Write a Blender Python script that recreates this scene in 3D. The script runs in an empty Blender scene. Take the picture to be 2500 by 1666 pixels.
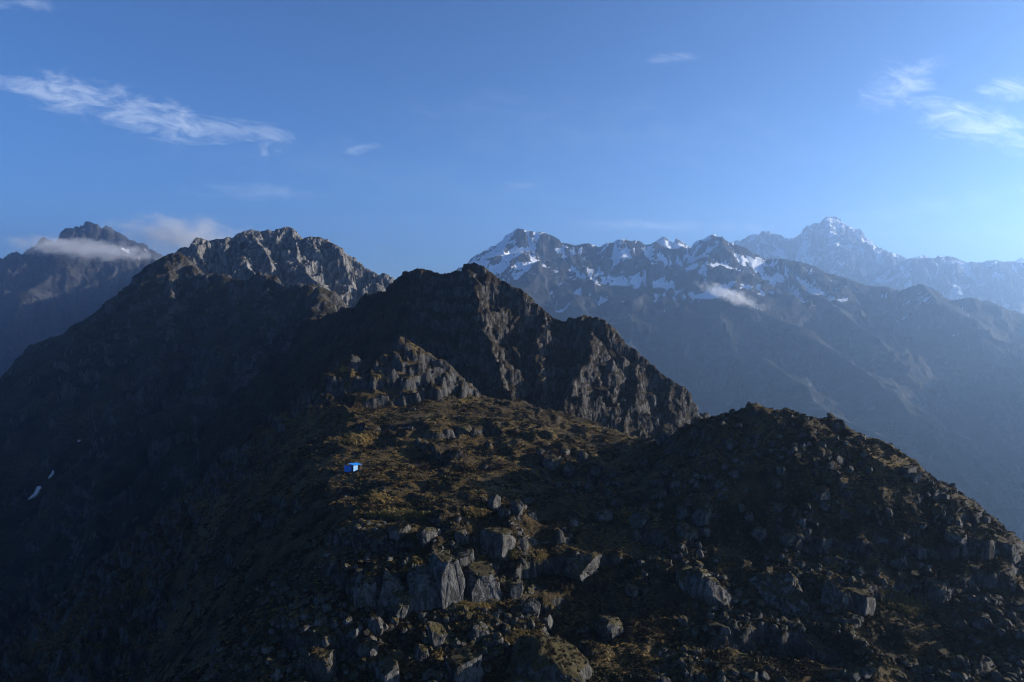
import bpy, bmesh, math, random
import numpy as np
from mathutils import Vector, Matrix

random.seed(7)
rng = np.random.default_rng(7)
scene = bpy.context.scene
R = math.radians

# ------------------------------------------------------------------ camera
F = 1689.0                      # focal length in photograph pixels (2500 wide)
PITCH = math.atan(133 / F)      # camera looks this much below the horizon
cam_d = bpy.data.cameras.new('camera')
cam_d.sensor_width = 36.0
cam_d.lens = 36.0 * F / 2500.0
cam_d.clip_start = 1.0
cam_d.clip_end = 80000.0
cam = bpy.data.objects.new('camera', cam_d)
scene.collection.objects.link(cam)
cam.location = (0, 0, 0)
cam.rotation_euler = (R(90) - PITCH, 0, 0)
scene.camera = cam

# ------------------------------------------------------------------ sun, sky, exposure
SUN_AZ, SUN_EL = R(83), R(14)   # azimuth to the right of the view direction, elevation
to_sun = Vector((math.sin(SUN_AZ) * math.cos(SUN_EL), math.cos(SUN_AZ) * math.cos(SUN_EL), math.sin(SUN_EL)))
sun_d = bpy.data.lights.new('sun', 'SUN')
sun_d.energy = 5.0
sun_d.angle = R(0.5)
sun_d.color = (1.0, 0.91, 0.79)
sun = bpy.data.objects.new('sun', sun_d)
scene.collection.objects.link(sun)
sun.rotation_euler = (-to_sun).to_track_quat('-Z', 'Y').to_euler()

world = bpy.data.worlds.new('World')
scene.world = world
world.use_nodes = True
world.cycles.sampling_method = 'MANUAL'
world.cycles.sample_map_resolution = 256
SKY_STRENGTH = 0.067

scene.view_settings.view_transform = 'Standard'
scene.view_settings.look = 'None'
scene.view_settings.exposure = 1.36
scene.view_settings.gamma = 1.0
scene.view_settings.use_curve_mapping = False
scene.cycles.use_denoising = True
scene.cycles.filter_width = 1.1
scene.cycles.max_bounces = 4
scene.cycles.diffuse_bounces = 2
scene.cycles.volume_bounces = 1
scene.cycles.transparent_max_bounces = 8
scene.cycles.volume_step_rate = 1.0
scene.cycles.volume_max_steps = 128

HAZE_DENSITY = 1.15e-4
HAZE_COLOR = (0.39, 0.61, 0.94)
HAZE_ANISO = 0.62


# ------------------------------------------------------------------ node helper
class NT:
    def __init__(self, tree):
        self.t = tree
        self.n = tree.nodes
        self.l = tree.links

    def add(self, typ, **kw):
        nd = self.n.new(typ)
        for k, v in kw.items():
            setattr(nd, k, v)
        return nd

    def link(self, a, b):
        self.l.new(a, b)

    def val(self, sock, v):
        if hasattr(v, 'is_linked') or isinstance(v, bpy.types.NodeSocket):
            self.l.new(v, sock)
        else:
            sock.default_value = v

    def math(self, op, a, b=None, c=None, clamp=False):
        nd = self.add('ShaderNodeMath', operation=op)
        nd.use_clamp = clamp
        self.val(nd.inputs[0], a)
        if b is not None:
            self.val(nd.inputs[1], b)
        if c is not None:
            self.val(nd.inputs[2], c)
        return nd.outputs[0]

    def noise(self, vec, scale, detail=4.0, rough=0.55, dist=0.0, typ='FBM'):
        nd = self.add('ShaderNodeTexNoise')
        try:
            nd.noise_type = typ
        except Exception:
            pass
        self.val(nd.inputs['Vector'], vec)
        nd.inputs['Scale'].default_value = scale
        nd.inputs['Detail'].default_value = detail
        nd.inputs['Roughness'].default_value = rough
        nd.inputs['Distortion'].default_value = dist
        return nd.outputs[0]

    def voro(self, vec, scale, feature='F1', out=0):
        nd = self.add('ShaderNodeTexVoronoi', feature=feature)
        self.val(nd.inputs['Vector'], vec)
        nd.inputs['Scale'].default_value = scale
        return nd.outputs[out]

    def ramp(self, x, a, b, lo=0.0, hi=1.0, smooth=True):
        nd = self.add('ShaderNodeMapRange')
        nd.interpolation_type = 'SMOOTHSTEP' if smooth else 'LINEAR'
        self.val(nd.inputs['Value'], x)
        nd.inputs['From Min'].default_value = a
        nd.inputs['From Max'].default_value = b
        nd.inputs['To Min'].default_value = lo
        nd.inputs['To Max'].default_value = hi
        return nd.outputs[0]

    def mix(self, f, a, b):
        nd = self.add('ShaderNodeMix', data_type='RGBA')
        self.val(nd.inputs[0], f)
        for s, v in ((nd.inputs[6], a), (nd.inputs[7], b)):
            if isinstance(v, tuple):
                s.default_value = (*v, 1.0)
            else:
                self.l.new(v, s)
        return nd.outputs[2]

    def attr(self, name):
        return self.add('ShaderNodeAttribute', attribute_name=name).outputs['Fac']

    def scalevec(self, vec, s):
        nd = self.add('ShaderNodeVectorMath', operation='MULTIPLY')
        self.val(nd.inputs[0], vec)
        nd.inputs[1].default_value = s
        return nd.outputs[0]


# ------------------------------------------------------------------ pixel <-> place
CP, SP = math.cos(PITCH), math.sin(PITCH)


def ray(px, py):
    u, v = (px - 1250.0) / F, (833.0 - py) / F
    return np.array([u, CP + v * SP, -SP + v * CP])


def at(px, py, D):
    d = ray(px, py)
    return d * (D / d[1])


# ------------------------------------------------------------------ world: sky and high cirrus
def build_world():
    n = NT(world.node_tree)
    n.n.clear()
    out = n.add('ShaderNodeOutputWorld')
    bg = n.add('ShaderNodeBackground')
    bg.inputs['Strength'].default_value = SKY_STRENGTH
    n.link(bg.outputs[0], out.inputs[0])
    sky = n.add('ShaderNodeTexSky', sky_type='NISHITA')
    sky.sun_disc = False
    sky.sun_elevation = SUN_EL
    sky.sun_rotation = SUN_AZ
    sky.altitude = 3500.0
    sky.air_density = 1.0
    sky.dust_density = 2.6
    sky.ozone_density = 6.5
    tc = n.add('ShaderNodeTexCoord')
    sep = n.add('ShaderNodeSeparateXYZ')
    n.link(tc.outputs['Generated'], sep.inputs[0])
    dy = n.math('MAXIMUM', sep.outputs[1], 0.05)
    a = n.math('DIVIDE', sep.outputs[0], dy)
    e = n.math('DIVIDE', sep.outputs[2], dy)
    total = None

    # (centre px, centre py, half length px, half width px, tilt deg (down to the right), strength, streak scale)
    clouds = [
        (290, 262, 420, 55, 14, 0.52, 1.0),
        (520, 310, 260, 30, 6, 0.36, 1.3),
        (80, 225, 160, 16, 10, 0.35, 1.0),
        (2200, 205, 110, 70, -25, 0.42, 1.0),
        (2390, 300, 210, 62, 16, 0.6, 0.8),
        (2470, 215, 80, 40, -10, 0.5, 1.0),
        (1640, 140, 70, 16, -4, 0.22, 1.2),
        (620, 470, 240, 24, 2, 0.2, 1.0),
        (880, 367, 60, 16, -12, 0.3, 1.2),
        (1265, 453, 60, 12, 0, 0.16, 1.0),
        (1620, 552, 320, 18, 1, 0.35, 0.7),
        (2300, 500, 420, 30, -9, 0.16, 0.6),
        (1500, 330, 700, 120, 4, 0.045, 0.6),
        (900, 420, 700, 80, 10, 0.045, 0.6),
        (60, 10, 120, 18, 5, 0.2, 1.0),
    ]
    # one streaky noise field, drawn out along the wind, tears the outline of every cloud
    t0 = R(9)
    U = n.math('MULTIPLY_ADD', a, math.cos(t0), n.math('MULTIPLY', e, -math.sin(t0)))
    V = n.math('MULTIPLY_ADD', a, math.sin(t0), n.math('MULTIPLY', e, math.cos(t0)))
    cmb = n.add('ShaderNodeCombineXYZ')
    n.link(U, cmb.inputs[0])
    n.link(n.math('MULTIPLY', V, 3.0), cmb.inputs[1])
    nz = n.noise(cmb.outputs[0], 17.0, 9.0, 0.66, 0.7)
    eat = n.math('MULTIPLY', n.math('SUBTRACT', 0.60, nz), 4.6)
    for i, (px, py, L, W, tilt, st, sc) in enumerate(clouds):
        d = ray(px, py)
        a0, e0 = d[0] / d[1], d[2] / d[1]
        t = R(tilt)
        da = n.math('SUBTRACT', a, a0)
        de = n.math('SUBTRACT', e, e0)
        un = n.math('MULTIPLY_ADD', da, math.cos(t) * F / L, n.math('MULTIPLY', de, -math.sin(t) * F / L))
        vn = n.math('MULTIPLY_ADD', da, math.sin(t) * F / W, n.math('MULTIPLY', de, math.cos(t) * F / W))
        r = n.math('MULTIPLY_ADD', un, un, n.math('MULTIPLY', vn, vn))
        m = n.math('MULTIPLY', n.ramp(n.math('SUBTRACT', n.math('SUBTRACT', 1.0, r), eat), -0.4, 1.7), st)
        total = m if total is None else n.math('MAXIMUM', total, m)
    total = n.math('MULTIPLY', total, n.math('GREATER_THAN', sep.outputs[1], 0.06))
    rgb = n.mix(total, sky.outputs[0], (7.5, 8.2, 9.0))
    n.link(rgb, bg.inputs['Color'])


build_world()

# ------------------------------------------------------------------ noise in numpy
PERM = rng.permutation(256)
PERM = np.concatenate([PERM, PERM, PERM])
_ang = rng.random(256) * 2 * np.pi
G2 = np.stack([np.cos(_ang), np.sin(_ang)], 1).astype(np.float32)
_g3 = rng.normal(size=(256, 3))
G3 = (_g3 / np.linalg.norm(_g3, axis=1, keepdims=True)).astype(np.float32)


def fade(t):
    return t * t * t * (t * (t * 6 - 15) + 10)


def perlin(x, y):
    xi = np.floor(x).astype(np.int64)
    yi = np.floor(y).astype(np.int64)
    xf = (x - xi).astype(np.float32)
    yf = (y - yi).astype(np.float32)
    xi &= 255
    yi &= 255
    u, v = fade(xf), fade(yf)

    def g(ix, iy, fx, fy):
        k = G2[PERM[PERM[ix] + iy]]
        return k[..., 0] * fx + k[..., 1] * fy
    x1, y1 = (xi + 1) & 255, (yi + 1) & 255
    n00 = g(xi, yi, xf, yf)
    n10 = g(x1, yi, xf - 1, yf)
    n01 = g(xi, y1, xf, yf - 1)
    n11 = g(x1, y1, xf - 1, yf - 1)
    a = n00 + u * (n10 - n00)
    b = n01 + u * (n11 - n01)
    return (a + v * (b - a)) * 1.5


def perlin3(x, y, z):
    xi = np.floor(x).astype(np.int64)
    yi = np.floor(y).astype(np.int64)
    zi = np.floor(z).astype(np.int64)
    xf = (x - xi).astype(np.float32)
    yf = (y - yi).astype(np.float32)
    zf = (z - zi).astype(np.float32)
    xi &= 255
    yi &= 255
    zi &= 255
    u, v, w = fade(xf), fade(yf), fade(zf)

    def g(dx, dy, dz):
        k = G3[PERM[PERM[PERM[(xi + dx) & 255] + ((yi + dy) & 255)] + ((zi + dz) & 255)]]
        return k[..., 0] * (xf - dx) + k[..., 1] * (yf - dy) + k[..., 2] * (zf - dz)
    a = g(0, 0, 0)
    a = a + u * (g(1, 0, 0) - a)
    b = g(0, 1, 0)
    b = b + u * (g(1, 1, 0) - b)
    c = g(0, 0, 1)
    c = c + u * (g(1, 0, 1) - c)
    d = g(0, 1, 1)
    d = d + u * (g(1, 1, 1) - d)
    e = a + v * (b - a)
    f = c + v * (d - c)
    return (e + w * (f - e)) * 1.6


def fbm(x, y, octv=5, gain=0.5, seed=0.0):
    s, amp = 0.0, 1.0
    for i in range(octv):
        s = s + amp * perlin(x + seed + 17.3 * i, y - seed + 9.1 * i)
        x, y = x * 2.03, y * 2.03
        amp *= gain
    return s


def ridged(x, y, octv=5, gain=0.5, seed=0.0):
    s, amp, w = 0.0, 1.0, 1.0
    for i in range(octv):
        k = 1.0 - np.abs(perlin(x + seed + 13.7 * i, y - seed + 5.3 * i))
        k = k * k * w
        s = s + amp * k
        w = np.clip(k * 1.6, 0, 1)
        x, y = x * 2.07, y * 2.07
        amp *= gain
    return s


def sstep(x, a, b):
    t = np.clip((x - a) / (b - a), 0, 1)
    return t * t * (3 - 2 * t)


# ------------------------------------------------------------------ terrain building
def tag(o, label=None, cat=None, group=None, kind=None):
    if label:
        o['label'] = label
    if cat:
        o['category'] = cat
    if group:
        o['group'] = group
    if kind:
        o['kind'] = kind
    return o


def fan(a0, a1, na, y0, y1, ny):
    """grid points: columns fan out, rows grow with distance (finer where nearer)"""
    a = np.linspace(a0, a1, na)
    y = np.exp(np.linspace(math.log(y0), math.log(y1), ny))
    A, Y = np.meshgrid(a, y)
    return A * Y, Y


def grid_mesh(name, P, attrs, mat, smooth=True):
    ny, nx, _ = P.shape
    idx = np.arange(nx * ny, dtype=np.int32).reshape(ny, nx)
    q = np.stack([idx[:-1, :-1], idx[:-1, 1:], idx[1:, 1:], idx[1:, :-1]], -1).reshape(-1, 4)
    me = bpy.data.meshes.new(name)
    me.vertices.add(nx * ny)
    me.vertices.foreach_set('co', P.reshape(-1).astype(np.float32))
    me.loops.add(q.size)
    me.loops.foreach_set('vertex_index', q.reshape(-1))
    me.polygons.add(len(q))
    me.polygons.foreach_set('loop_start', np.arange(0, q.size, 4, dtype=np.int32))
    if smooth:
        me.polygons.foreach_set('use_smooth', np.ones(len(q), dtype=bool))
    me.update(calc_edges=True)
    for k, v in attrs.items():
        at_ = me.attributes.new(k, 'FLOAT', 'POINT')
        at_.data.foreach_set('value', v.reshape(-1).astype(np.float32))
    me.materials.append(mat)
    o = bpy.data.objects.new(name, me)
    scene.collection.objects.link(o)
    return o


def grid_normals(P):
    dx = np.empty_like(P)
    dy = np.empty_like(P)
    dx[:, 1:-1] = P[:, 2:] - P[:, :-2]
    dx[:, 0] = P[:, 1] - P[:, 0]
    dx[:, -1] = P[:, -1] - P[:, -2]
    dy[1:-1] = P[2:] - P[:-2]
    dy[0] = P[1] - P[0]
    dy[-1] = P[-1] - P[-2]
    nr = np.cross(dx, dy)
    nr /= np.linalg.norm(nr, axis=-1, keepdims=True) + 1e-9
    return nr


def blur(a, k):
    for ax in (0, 1):
        c = np.cumsum(np.concatenate([np.repeat(np.take(a, [0], ax), k + 1, ax), a, np.repeat(np.take(a, [-1], ax), k, ax)], ax), ax)
        n = a.shape[ax]
        a = (np.take(c, range(2 * k + 1, 2 * k + 1 + n), ax) - np.take(c, range(0, n), ax)) / (2 * k + 1)
    return a


def crest(pts, ox, oy, D=None, k=2.353):
    """points read off an enlarged crop (k times) whose corner is (ox, oy); each (x, y[, distance])"""
    out = []
    for p in pts:
        out.append((ox + p[0] / k, oy + p[1] / k, p[2] if len(p) > 2 else D))
    return out


def fill_depth(pts):
    """distances given at some crest points only are carried linearly along the others"""
    xs = [i for i, p in enumerate(pts) if p[2] is not None]
    ds = [pts[i][2] for i in xs]
    return [at(p[0], p[1], float(np.interp(i, xs, ds))) for i, p in enumerate(pts)]


def ridge_height(X, Y, lines):
    """lines: list of (3-D crest points, near slope, far slope, sharpness m, extra drop m)
    height = highest of the slopes falling away from every crest piece"""
    H = np.full(X.shape, -1e9, dtype=np.float64)
    DIST = np.zeros_like(H)
    S = np.zeros_like(H)
    s_off = 0.0
    for (pts, near, far, sharp, drop) in lines:
        for p, q in zip(pts[:-1], pts[1:]):
            dx, dy = q[0] - p[0], q[1] - p[1]
            L2 = dx * dx + dy * dy + 1e-9
            t = np.clip(((X - p[0]) * dx + (Y - p[1]) * dy) / L2, 0, 1)
            ex, ey = X - (p[0] + t * dx), Y - (p[1] + t * dy)
            d = np.sqrt(ex * ex + ey * ey)
            w = 0.5 + 0.5 * np.clip(-ey / (d + 1e-6), -1, 1)       # 1 on the side towards the camera
            sl = far + (near - far) * w
            h = p[2] + t * (q[2] - p[2]) - sl * d - drop * (1 - np.exp(-d / sharp))
            m = h > H
            H = np.where(m, h, H)
            DIST = np.where(m, d, DIST)
            S = np.where(m, s_off + t * math.sqrt(L2), S)
            s_off += math.sqrt(L2)
        s_off += 500.0
    return H, DIST, S


# ------------------------------------------------------------------ terrain materials
def new_mat(name):
    m = bpy.data.materials.new(name)
    m.use_nodes = True
    n = NT(m.node_tree)
    n.n.clear()
    out = n.add('ShaderNodeOutputMaterial')
    b = n.add('ShaderNodeBsdfPrincipled')
    n.link(b.outputs[0], out.inputs[0])
    b.inputs['Roughness'].default_value = 0.9
    b.inputs['Specular IOR Level'].default_value = 0.15
    return m, n, b


def terrain_material(name, unit, rock_a, rock_b, veg_a, veg_b, dry, bump=0.6, snow=True, dry_amt=0.5):
    """unit: size in metres of the finest patches"""
    m, n, b = new_mat(name)
    geo = n.add('ShaderNodeNewGeometry')
    P = geo.outputs['Position']
    big = n.noise(P, 1 / (unit * 40), 5, 0.6)
    mid = n.noise(P, 1 / (unit * 8), 6, 0.65, 0.4)
    fine = n.noise(P, 1 / unit, 5, 0.7)
    # vertical streaks on rock
    st = n.noise(n.scalevec(P, (1, 1, 0.25)), 1 / (unit * 3), 5, 0.65, 0.5)
    rock = n.mix(n.ramp(st, 0.35, 0.68), rock_a, rock_b)
    rock = n.mix(n.ramp(fine, 0.52, 0.7, 0, 0.5), rock, tuple(min(1, c * 1.35) for c in rock_b))
    veg = n.mix(n.ramp(mid, 0.36, 0.64), veg_a, veg_b)
    veg = n.mix(n.math('MULTIPLY', n.ramp(big, 0.45, 0.65), n.ramp(fine, 0.4, 0.66, 0, dry_amt)), veg, dry)
    rf = n.math('ADD', n.attr('rock'), n.math('MULTIPLY', n.math('SUBTRACT', mid, 0.5), 1.3))
    rf = n.math('ADD', rf, n.math('MULTIPLY', n.math('SUBTRACT', fine, 0.5), 0.8))
    rf = n.ramp(rf, 0.42, 0.58)
    col = n.mix(rf, veg, rock)
    if snow:
        sf = n.math('ADD', n.attr('snow'), n.math('MULTIPLY', n.math('SUBTRACT', fine, 0.5), 0.9))
        sf = n.math('ADD', sf, n.math('MULTIPLY', n.math('SUBTRACT', mid, 0.5), 0.7))
        sf = n.ramp(sf, 0.46, 0.56)
        col = n.mix(sf, col, (0.82, 0.84, 0.87))
    n.link(col, b.inputs['Base Color'])
    bp = n.add('ShaderNodeBump')
    bp.inputs['Strength'].default_value = bump
    bp.inputs['Distance'].default_value = unit * 1.2
    hgt = n.math('ADD', n.math('MULTIPLY', st, 1.6), n.math('ADD', fine, n.math('MULTIPLY', mid, 2.0)))
    n.link(hgt, bp.inputs['Height'])
    n.link(bp.outputs[0], b.inputs['Normal'])
    return m


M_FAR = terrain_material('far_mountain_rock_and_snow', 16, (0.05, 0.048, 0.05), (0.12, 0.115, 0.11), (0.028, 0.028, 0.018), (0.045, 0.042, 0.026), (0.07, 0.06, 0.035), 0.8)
M_FARSHADED = terrain_material('far_rock_shade_darkened', 14, (0.014, 0.014, 0.015), (0.05, 0.048, 0.046), (0.008, 0.009, 0.008), (0.015, 0.015, 0.011), (0.03, 0.027, 0.018), 0.8)  # shade on the far left peak put into darkened rock colours
M_RANGE = terrain_material('range_slopes', 9, (0.022, 0.022, 0.022), (0.065, 0.062, 0.058), (0.012, 0.014, 0.010), (0.022, 0.022, 0.015), (0.05, 0.043, 0.025), 0.6)
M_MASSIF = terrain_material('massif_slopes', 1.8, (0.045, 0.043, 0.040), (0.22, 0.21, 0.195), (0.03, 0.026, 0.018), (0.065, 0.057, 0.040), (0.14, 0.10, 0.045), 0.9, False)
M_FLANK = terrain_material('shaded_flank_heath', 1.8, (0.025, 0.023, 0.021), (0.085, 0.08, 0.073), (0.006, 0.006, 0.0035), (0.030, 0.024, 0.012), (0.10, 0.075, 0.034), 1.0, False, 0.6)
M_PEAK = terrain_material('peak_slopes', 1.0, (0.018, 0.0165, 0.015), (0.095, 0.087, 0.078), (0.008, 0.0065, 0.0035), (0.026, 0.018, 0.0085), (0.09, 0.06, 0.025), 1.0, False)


def build_mountain(name, lines, grid, mat, label, warp, rib, rug, rock_slope, disp, smooth_crest, snow=None, terr=None, seed=0.0, heath_left=None, crest_rock=0.0):
    X, Y = fan(*grid)
    wl, wa = warp
    Xw = X + wa * fbm(X / wl, Y / wl, 4, 0.5, seed + 1.7)
    Yw = Y + wa * fbm(X / wl, Y / wl, 4, 0.5, seed + 41.2)
    H, Dd, S = ridge_height(Xw, Yw, lines)
    away = 1 - np.exp(-Dd / smooth_crest)
    rl, ra = rib
    sl_w = S + 0.5 * rl * fbm(X / rl, Y / rl, 2, 0.5, seed + 3.1)
    H = H + ra * away * (ridged(sl_w / rl, Dd / (5 * rl), 4, 0.5, seed) - 0.9)
    gl, ga = rug
    H = H + ga * (0.17 + 0.83 * away) * (ridged(X / gl, Y / gl, 6, 0.52, seed + 8.0) - 0.9)
    if terr:
        st, amt = terr
        w = fbm(X / (st * 6), Y / (st * 6), 3, 0.5, seed + 77) * st * 0.8
        k = (H + w) / st
        fl = np.floor(k)
        fr = k - fl
        stepped = (fl + sstep(fr, 0.30, 0.62)) * st - w
        msk = sstep(fbm(X / (st * 9), Y / (st * 9), 3, 0.5, seed + 55), -0.25, 0.3) * amt * away
        H = H + msk * (stepped - H)
    P = np.stack([X, Y, H], -1)
    nr = grid_normals(P)
    rk = sstep(1 - nr[..., 2], rock_slope[0], rock_slope[1])
    dl, da = disp
    if da > 0:
        n3 = 0.0
        amp, fr = 1.0, 1.0
        for i in range(5):
            k = 1 - np.abs(perlin3(X * fr / dl + seed + i * 7, Y * fr / dl, H * fr / (dl * 1.15)))
            n3 = n3 + amp * (k * k - 0.5)
            amp *= 0.64
            fr *= 2.1
        P = P + nr * (n3 * da * (0.25 + 0.75 * rk))[..., None]
        nr = grid_normals(P)
        rk = 0.5 * rk + 0.5 * sstep(1 - nr[..., 2], rock_slope[0], rock_slope[1])
    if crest_rock:
        rk = np.maximum(rk, crest_rock * np.exp(-Dd / 22.0) * sstep(fbm(X / 14, Y / 14, 3, 0.5, seed + 5), -0.3, 0.3))
    if heath_left is not None:                                # rock gives way to heath on that side
        rk = rk * (0.25 + 0.75 * sstep(X + 12 * fbm(X / 20, Y / 20, 3, 0.5, seed), heath_left - 30, heath_left + 30))
    attrs = {'rock': rk}
    if snow is not None:
        attrs['snow'] = snow(X, Y, P[..., 2], nr, Dd, S)
    o = grid_mesh(name, P, attrs, mat)
    tag(o, label, 'mountain', None, 'structure')
    return o, P


# ---- visible crest lines read off the photograph, each point with its distance
C1, C2, C3, C6 = (0, 500), (800, 500), (1500, 450), (1500, 1000)

# far left snow-dusted peak; its unseen right end is added to shade it
farleft = fill_depth(crest([(-700, 420, 3500), (-300, 360), (0, 345), (100, 345), (200, 335), (280, 285), (325, 240), (395, 185), (420, 148), (435, 120), (450, 145), (490, 150), (510, 132),
                            (525, 106), (545, 142), (565, 185), (582, 142), (615, 122), (640, 150), (665, 160), (710, 192), (760, 222), (830, 265), (900, 295), (1000, 330), (1150, 350), (1350, 260), (1550, 180, 3500), (1680, 175, 3300)], *C1))
farleft_spur = [at(208, 560, 3470), at(150, 640, 3150), at(110, 680, 3000), at(70, 705, 2860), at(20, 800, 2620)]
farleft_spur2 = [at(300, 582, 3530), at(270, 660, 3230), at(220, 760, 2900), at(150, 900, 2560)]
farleft_shade_ridge = [at(714, 574, 3300), at(705, 590, 2900), at(690, 610, 2500), at(690, 640, 2150), at(700, 720, 1800)]  # unseen ridge behind the hump, added to shade the peak's lower slopes
farleft_spur3 = [at(0, 647, 3500), at(-60, 720, 3150), at(-100, 800, 2900)]

# lit grey hump of the left massif
hump = fill_depth(crest([(700, 700, 980), (900, 420), (1000, 320), (1040, 290, 960), (1080, 255), (1110, 220), (1130, 183), (1155, 190), (1200, 210), (1280, 200), (1335, 195), (1370, 165), (1405, 145), (1450, 140),
                         (1500, 145), (1540, 133), (1582, 165), (1595, 145), (1630, 130), (1660, 126, 1000), (1690, 140), (1710, 170), (1738, 197), (1770, 190), (1800, 185), (1840, 195), (1880, 215),
                         (1940, 245), (2000, 290), (2060, 320), (2120, 365), (2170, 400), (2198, 417), (2210, 403), (2240, 420), (2255, 450), (2300, 520, 940), (2400, 640, 900)], *C1))
hump_spurs = [[at(710, 556, 1000), at(735, 640, 930), at(790, 720, 850)],
              [at(560, 585, 985), at(600, 640, 920), at(640, 690, 860)],
              [at(610, 560, 990), at(660, 640, 920)]]
# dark shoulder in front of it, running down to the left edge
shoulder = fill_depth(crest([(-900, 1900, 900), (-300, 1400, 880), (0, 1110, 860), (60, 1030), (130, 960), (180, 900), (250, 790), (290, 770), (380, 760), (430, 740), (480, 710), (560, 640), (640, 570), (700, 510),
                             (740, 470), (790, 430), (830, 390), (880, 330), (930, 300), (980, 284, 830), (1010, 297), (1030, 350), (1060, 405, 790), (1120, 412), (1250, 415), (1400, 432), (1450, 442), (1500, 420),
                             (1530, 413, 720), (1580, 430), (1640, 460), (1680, 467), (1740, 460), (1800, 490), (1870, 540), (1950, 580), (2030, 582, 620), (2110, 575), (2250, 640, 560), (2400, 800, 520)], *C1))
shoulder_spurs = [[at(650, 678, 720), at(665, 760, 640), at(640, 900, 560), at(560, 1100, 500)],
                  [at(416, 622, 830), at(420, 760, 700), at(330, 980, 600)],
                  [at(200, 800, 845), at(190, 950, 720), at(100, 1150, 640)],
                  [at(790, 708, 640), at(760, 830, 560), at(680, 1000, 500)]]
# central peak with its cliffs
peak = fill_depth(crest([(-120, 660, 540), (0, 625), (150, 585, 520), (230, 512), (290, 510), (330, 500), (380, 440), (410, 415), (450, 380, 480), (500, 365), (540, 370), (600, 390), (650, 397), (700, 390), (760, 380),
                         (790, 347), (830, 334, 455), (870, 345), (900, 360), (950, 395), (980, 425), (1030, 450), (1090, 480), (1130, 510), (1170, 560), (1220, 590), (1270, 625), (1310, 655), (1350, 667, 430),
                         (1390, 650), (1430, 657), (1490, 634), (1540, 650), (1590, 670), (1600, 712), (1650, 740), (1680, 790), (1740, 832), (1772, 832), (1782, 872), (1830, 920, 405), (1870, 935), (1920, 960),
                         (1980, 1010), (2040, 1050), (2090, 1100), (2115, 1170), (2132, 1217, 385), (2200, 1420), (2300, 1800, 375)], *C2))
peak_spurs = [[at(1150, 645, 455), at(1180, 790, 405), at(1210, 870, 375), at(1240, 960, 350)],
              [at(1433, 772, 430), at(1450, 850, 395), at(1400, 930, 365), at(1370, 1010, 345)],
              [at(1560, 885, 400), at(1545, 970, 372), at(1520, 1060, 350)],
              [at(1330, 760, 432), at(1310, 860, 398), at(1330, 950, 365)],
              [at(1640, 940, 392), at(1635, 1010, 370), at(1610, 1080, 352)]]
# right-hand range under the snow
rng_main = fill_depth(crest([(300, 900, 4700), (500, 640, 4600), (640, 500, 4550), (760, 430), (820, 370), (855, 335, 4500), (900, 290), (940, 265), (985, 265), (1040, 220), (1060, 175), (1085, 145),
                             (1100, 136), (1140, 150), (1200, 162), (1235, 157), (1280, 175), (1330, 217), (1350, 213), (1420, 237), (1500, 220), (1560, 242), (1570, 233), (1630, 205), (1690, 194), (1730, 202),
                             (1780, 207), (1830, 232)], *C2)[:-1] +
                      crest([(150, 333, 4400), (195, 358), (240, 364), (350, 362), (430, 360), (470, 340), (500, 325), (525, 332), (560, 293), (600, 325), (640, 330), (700, 350), (760, 365), (800, 400), (860, 430, 4300), (950, 430),
                             (1040, 440), (1130, 465), (1220, 510), (1330, 540), (1450, 580), (1560, 590), (1650, 612), (1700, 590), (1750, 573, 4000), (1800, 590), (1850, 620), (1930, 672), (2050, 655),
                             (2150, 670), (2250, 720), (2353, 745, 3900), (2700, 900, 3800), (3200, 1150, 3700)], *C3))
rng_spurs = [[at(1740, 575, 4400), at(1745, 650, 4150), at(1765, 715, 3900), at(1830, 750, 3700), at(1930, 790, 3500), at(2010, 840, 3250), at(2110, 900, 3000), at(2200, 980, 2700), at(2300, 1090, 2400)],
             [at(1775, 770, 3800), at(1800, 820, 3500), at(1830, 860, 3300), at(1910, 905, 3050), at(1975, 955, 2800), at(2005, 1000, 2600), at(2100, 1040, 2400), at(2190, 1075, 2250), at(2300, 1140, 2100)],
             [at(1765, 715, 3900), at(1775, 770, 3800)],
             [at(2245, 695, 4000), at(2290, 730, 3800), at(2350, 775, 3600), at(2400, 830, 3400), at(2480, 930, 3100)],
             [at(1600, 590, 4420), at(1590, 680, 4100), at(1560, 800, 3700), at(1600, 950, 3300), at(1700, 1100, 2900)],
             [at(1275, 560, 4500), at(1250, 650, 4250), at(1290, 720, 4000), at(1350, 800, 3700)],
             [at(1480, 588, 4440), at(1470, 660, 4200), at(1450, 760, 3850)],
             [at(1900, 640, 4280), at(1960, 700, 4000), at(2060, 760, 3700), at(2150, 830, 3400)]]
# small snow teeth behind the range
teeth = fill_depth(crest([(60, 420, 5600), (205, 352), (245, 325), (285, 296), (315, 318), (342, 338), (352, 345), (362, 309), (395, 335), (432, 358), (520, 420, 5600)], *C3))
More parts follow.
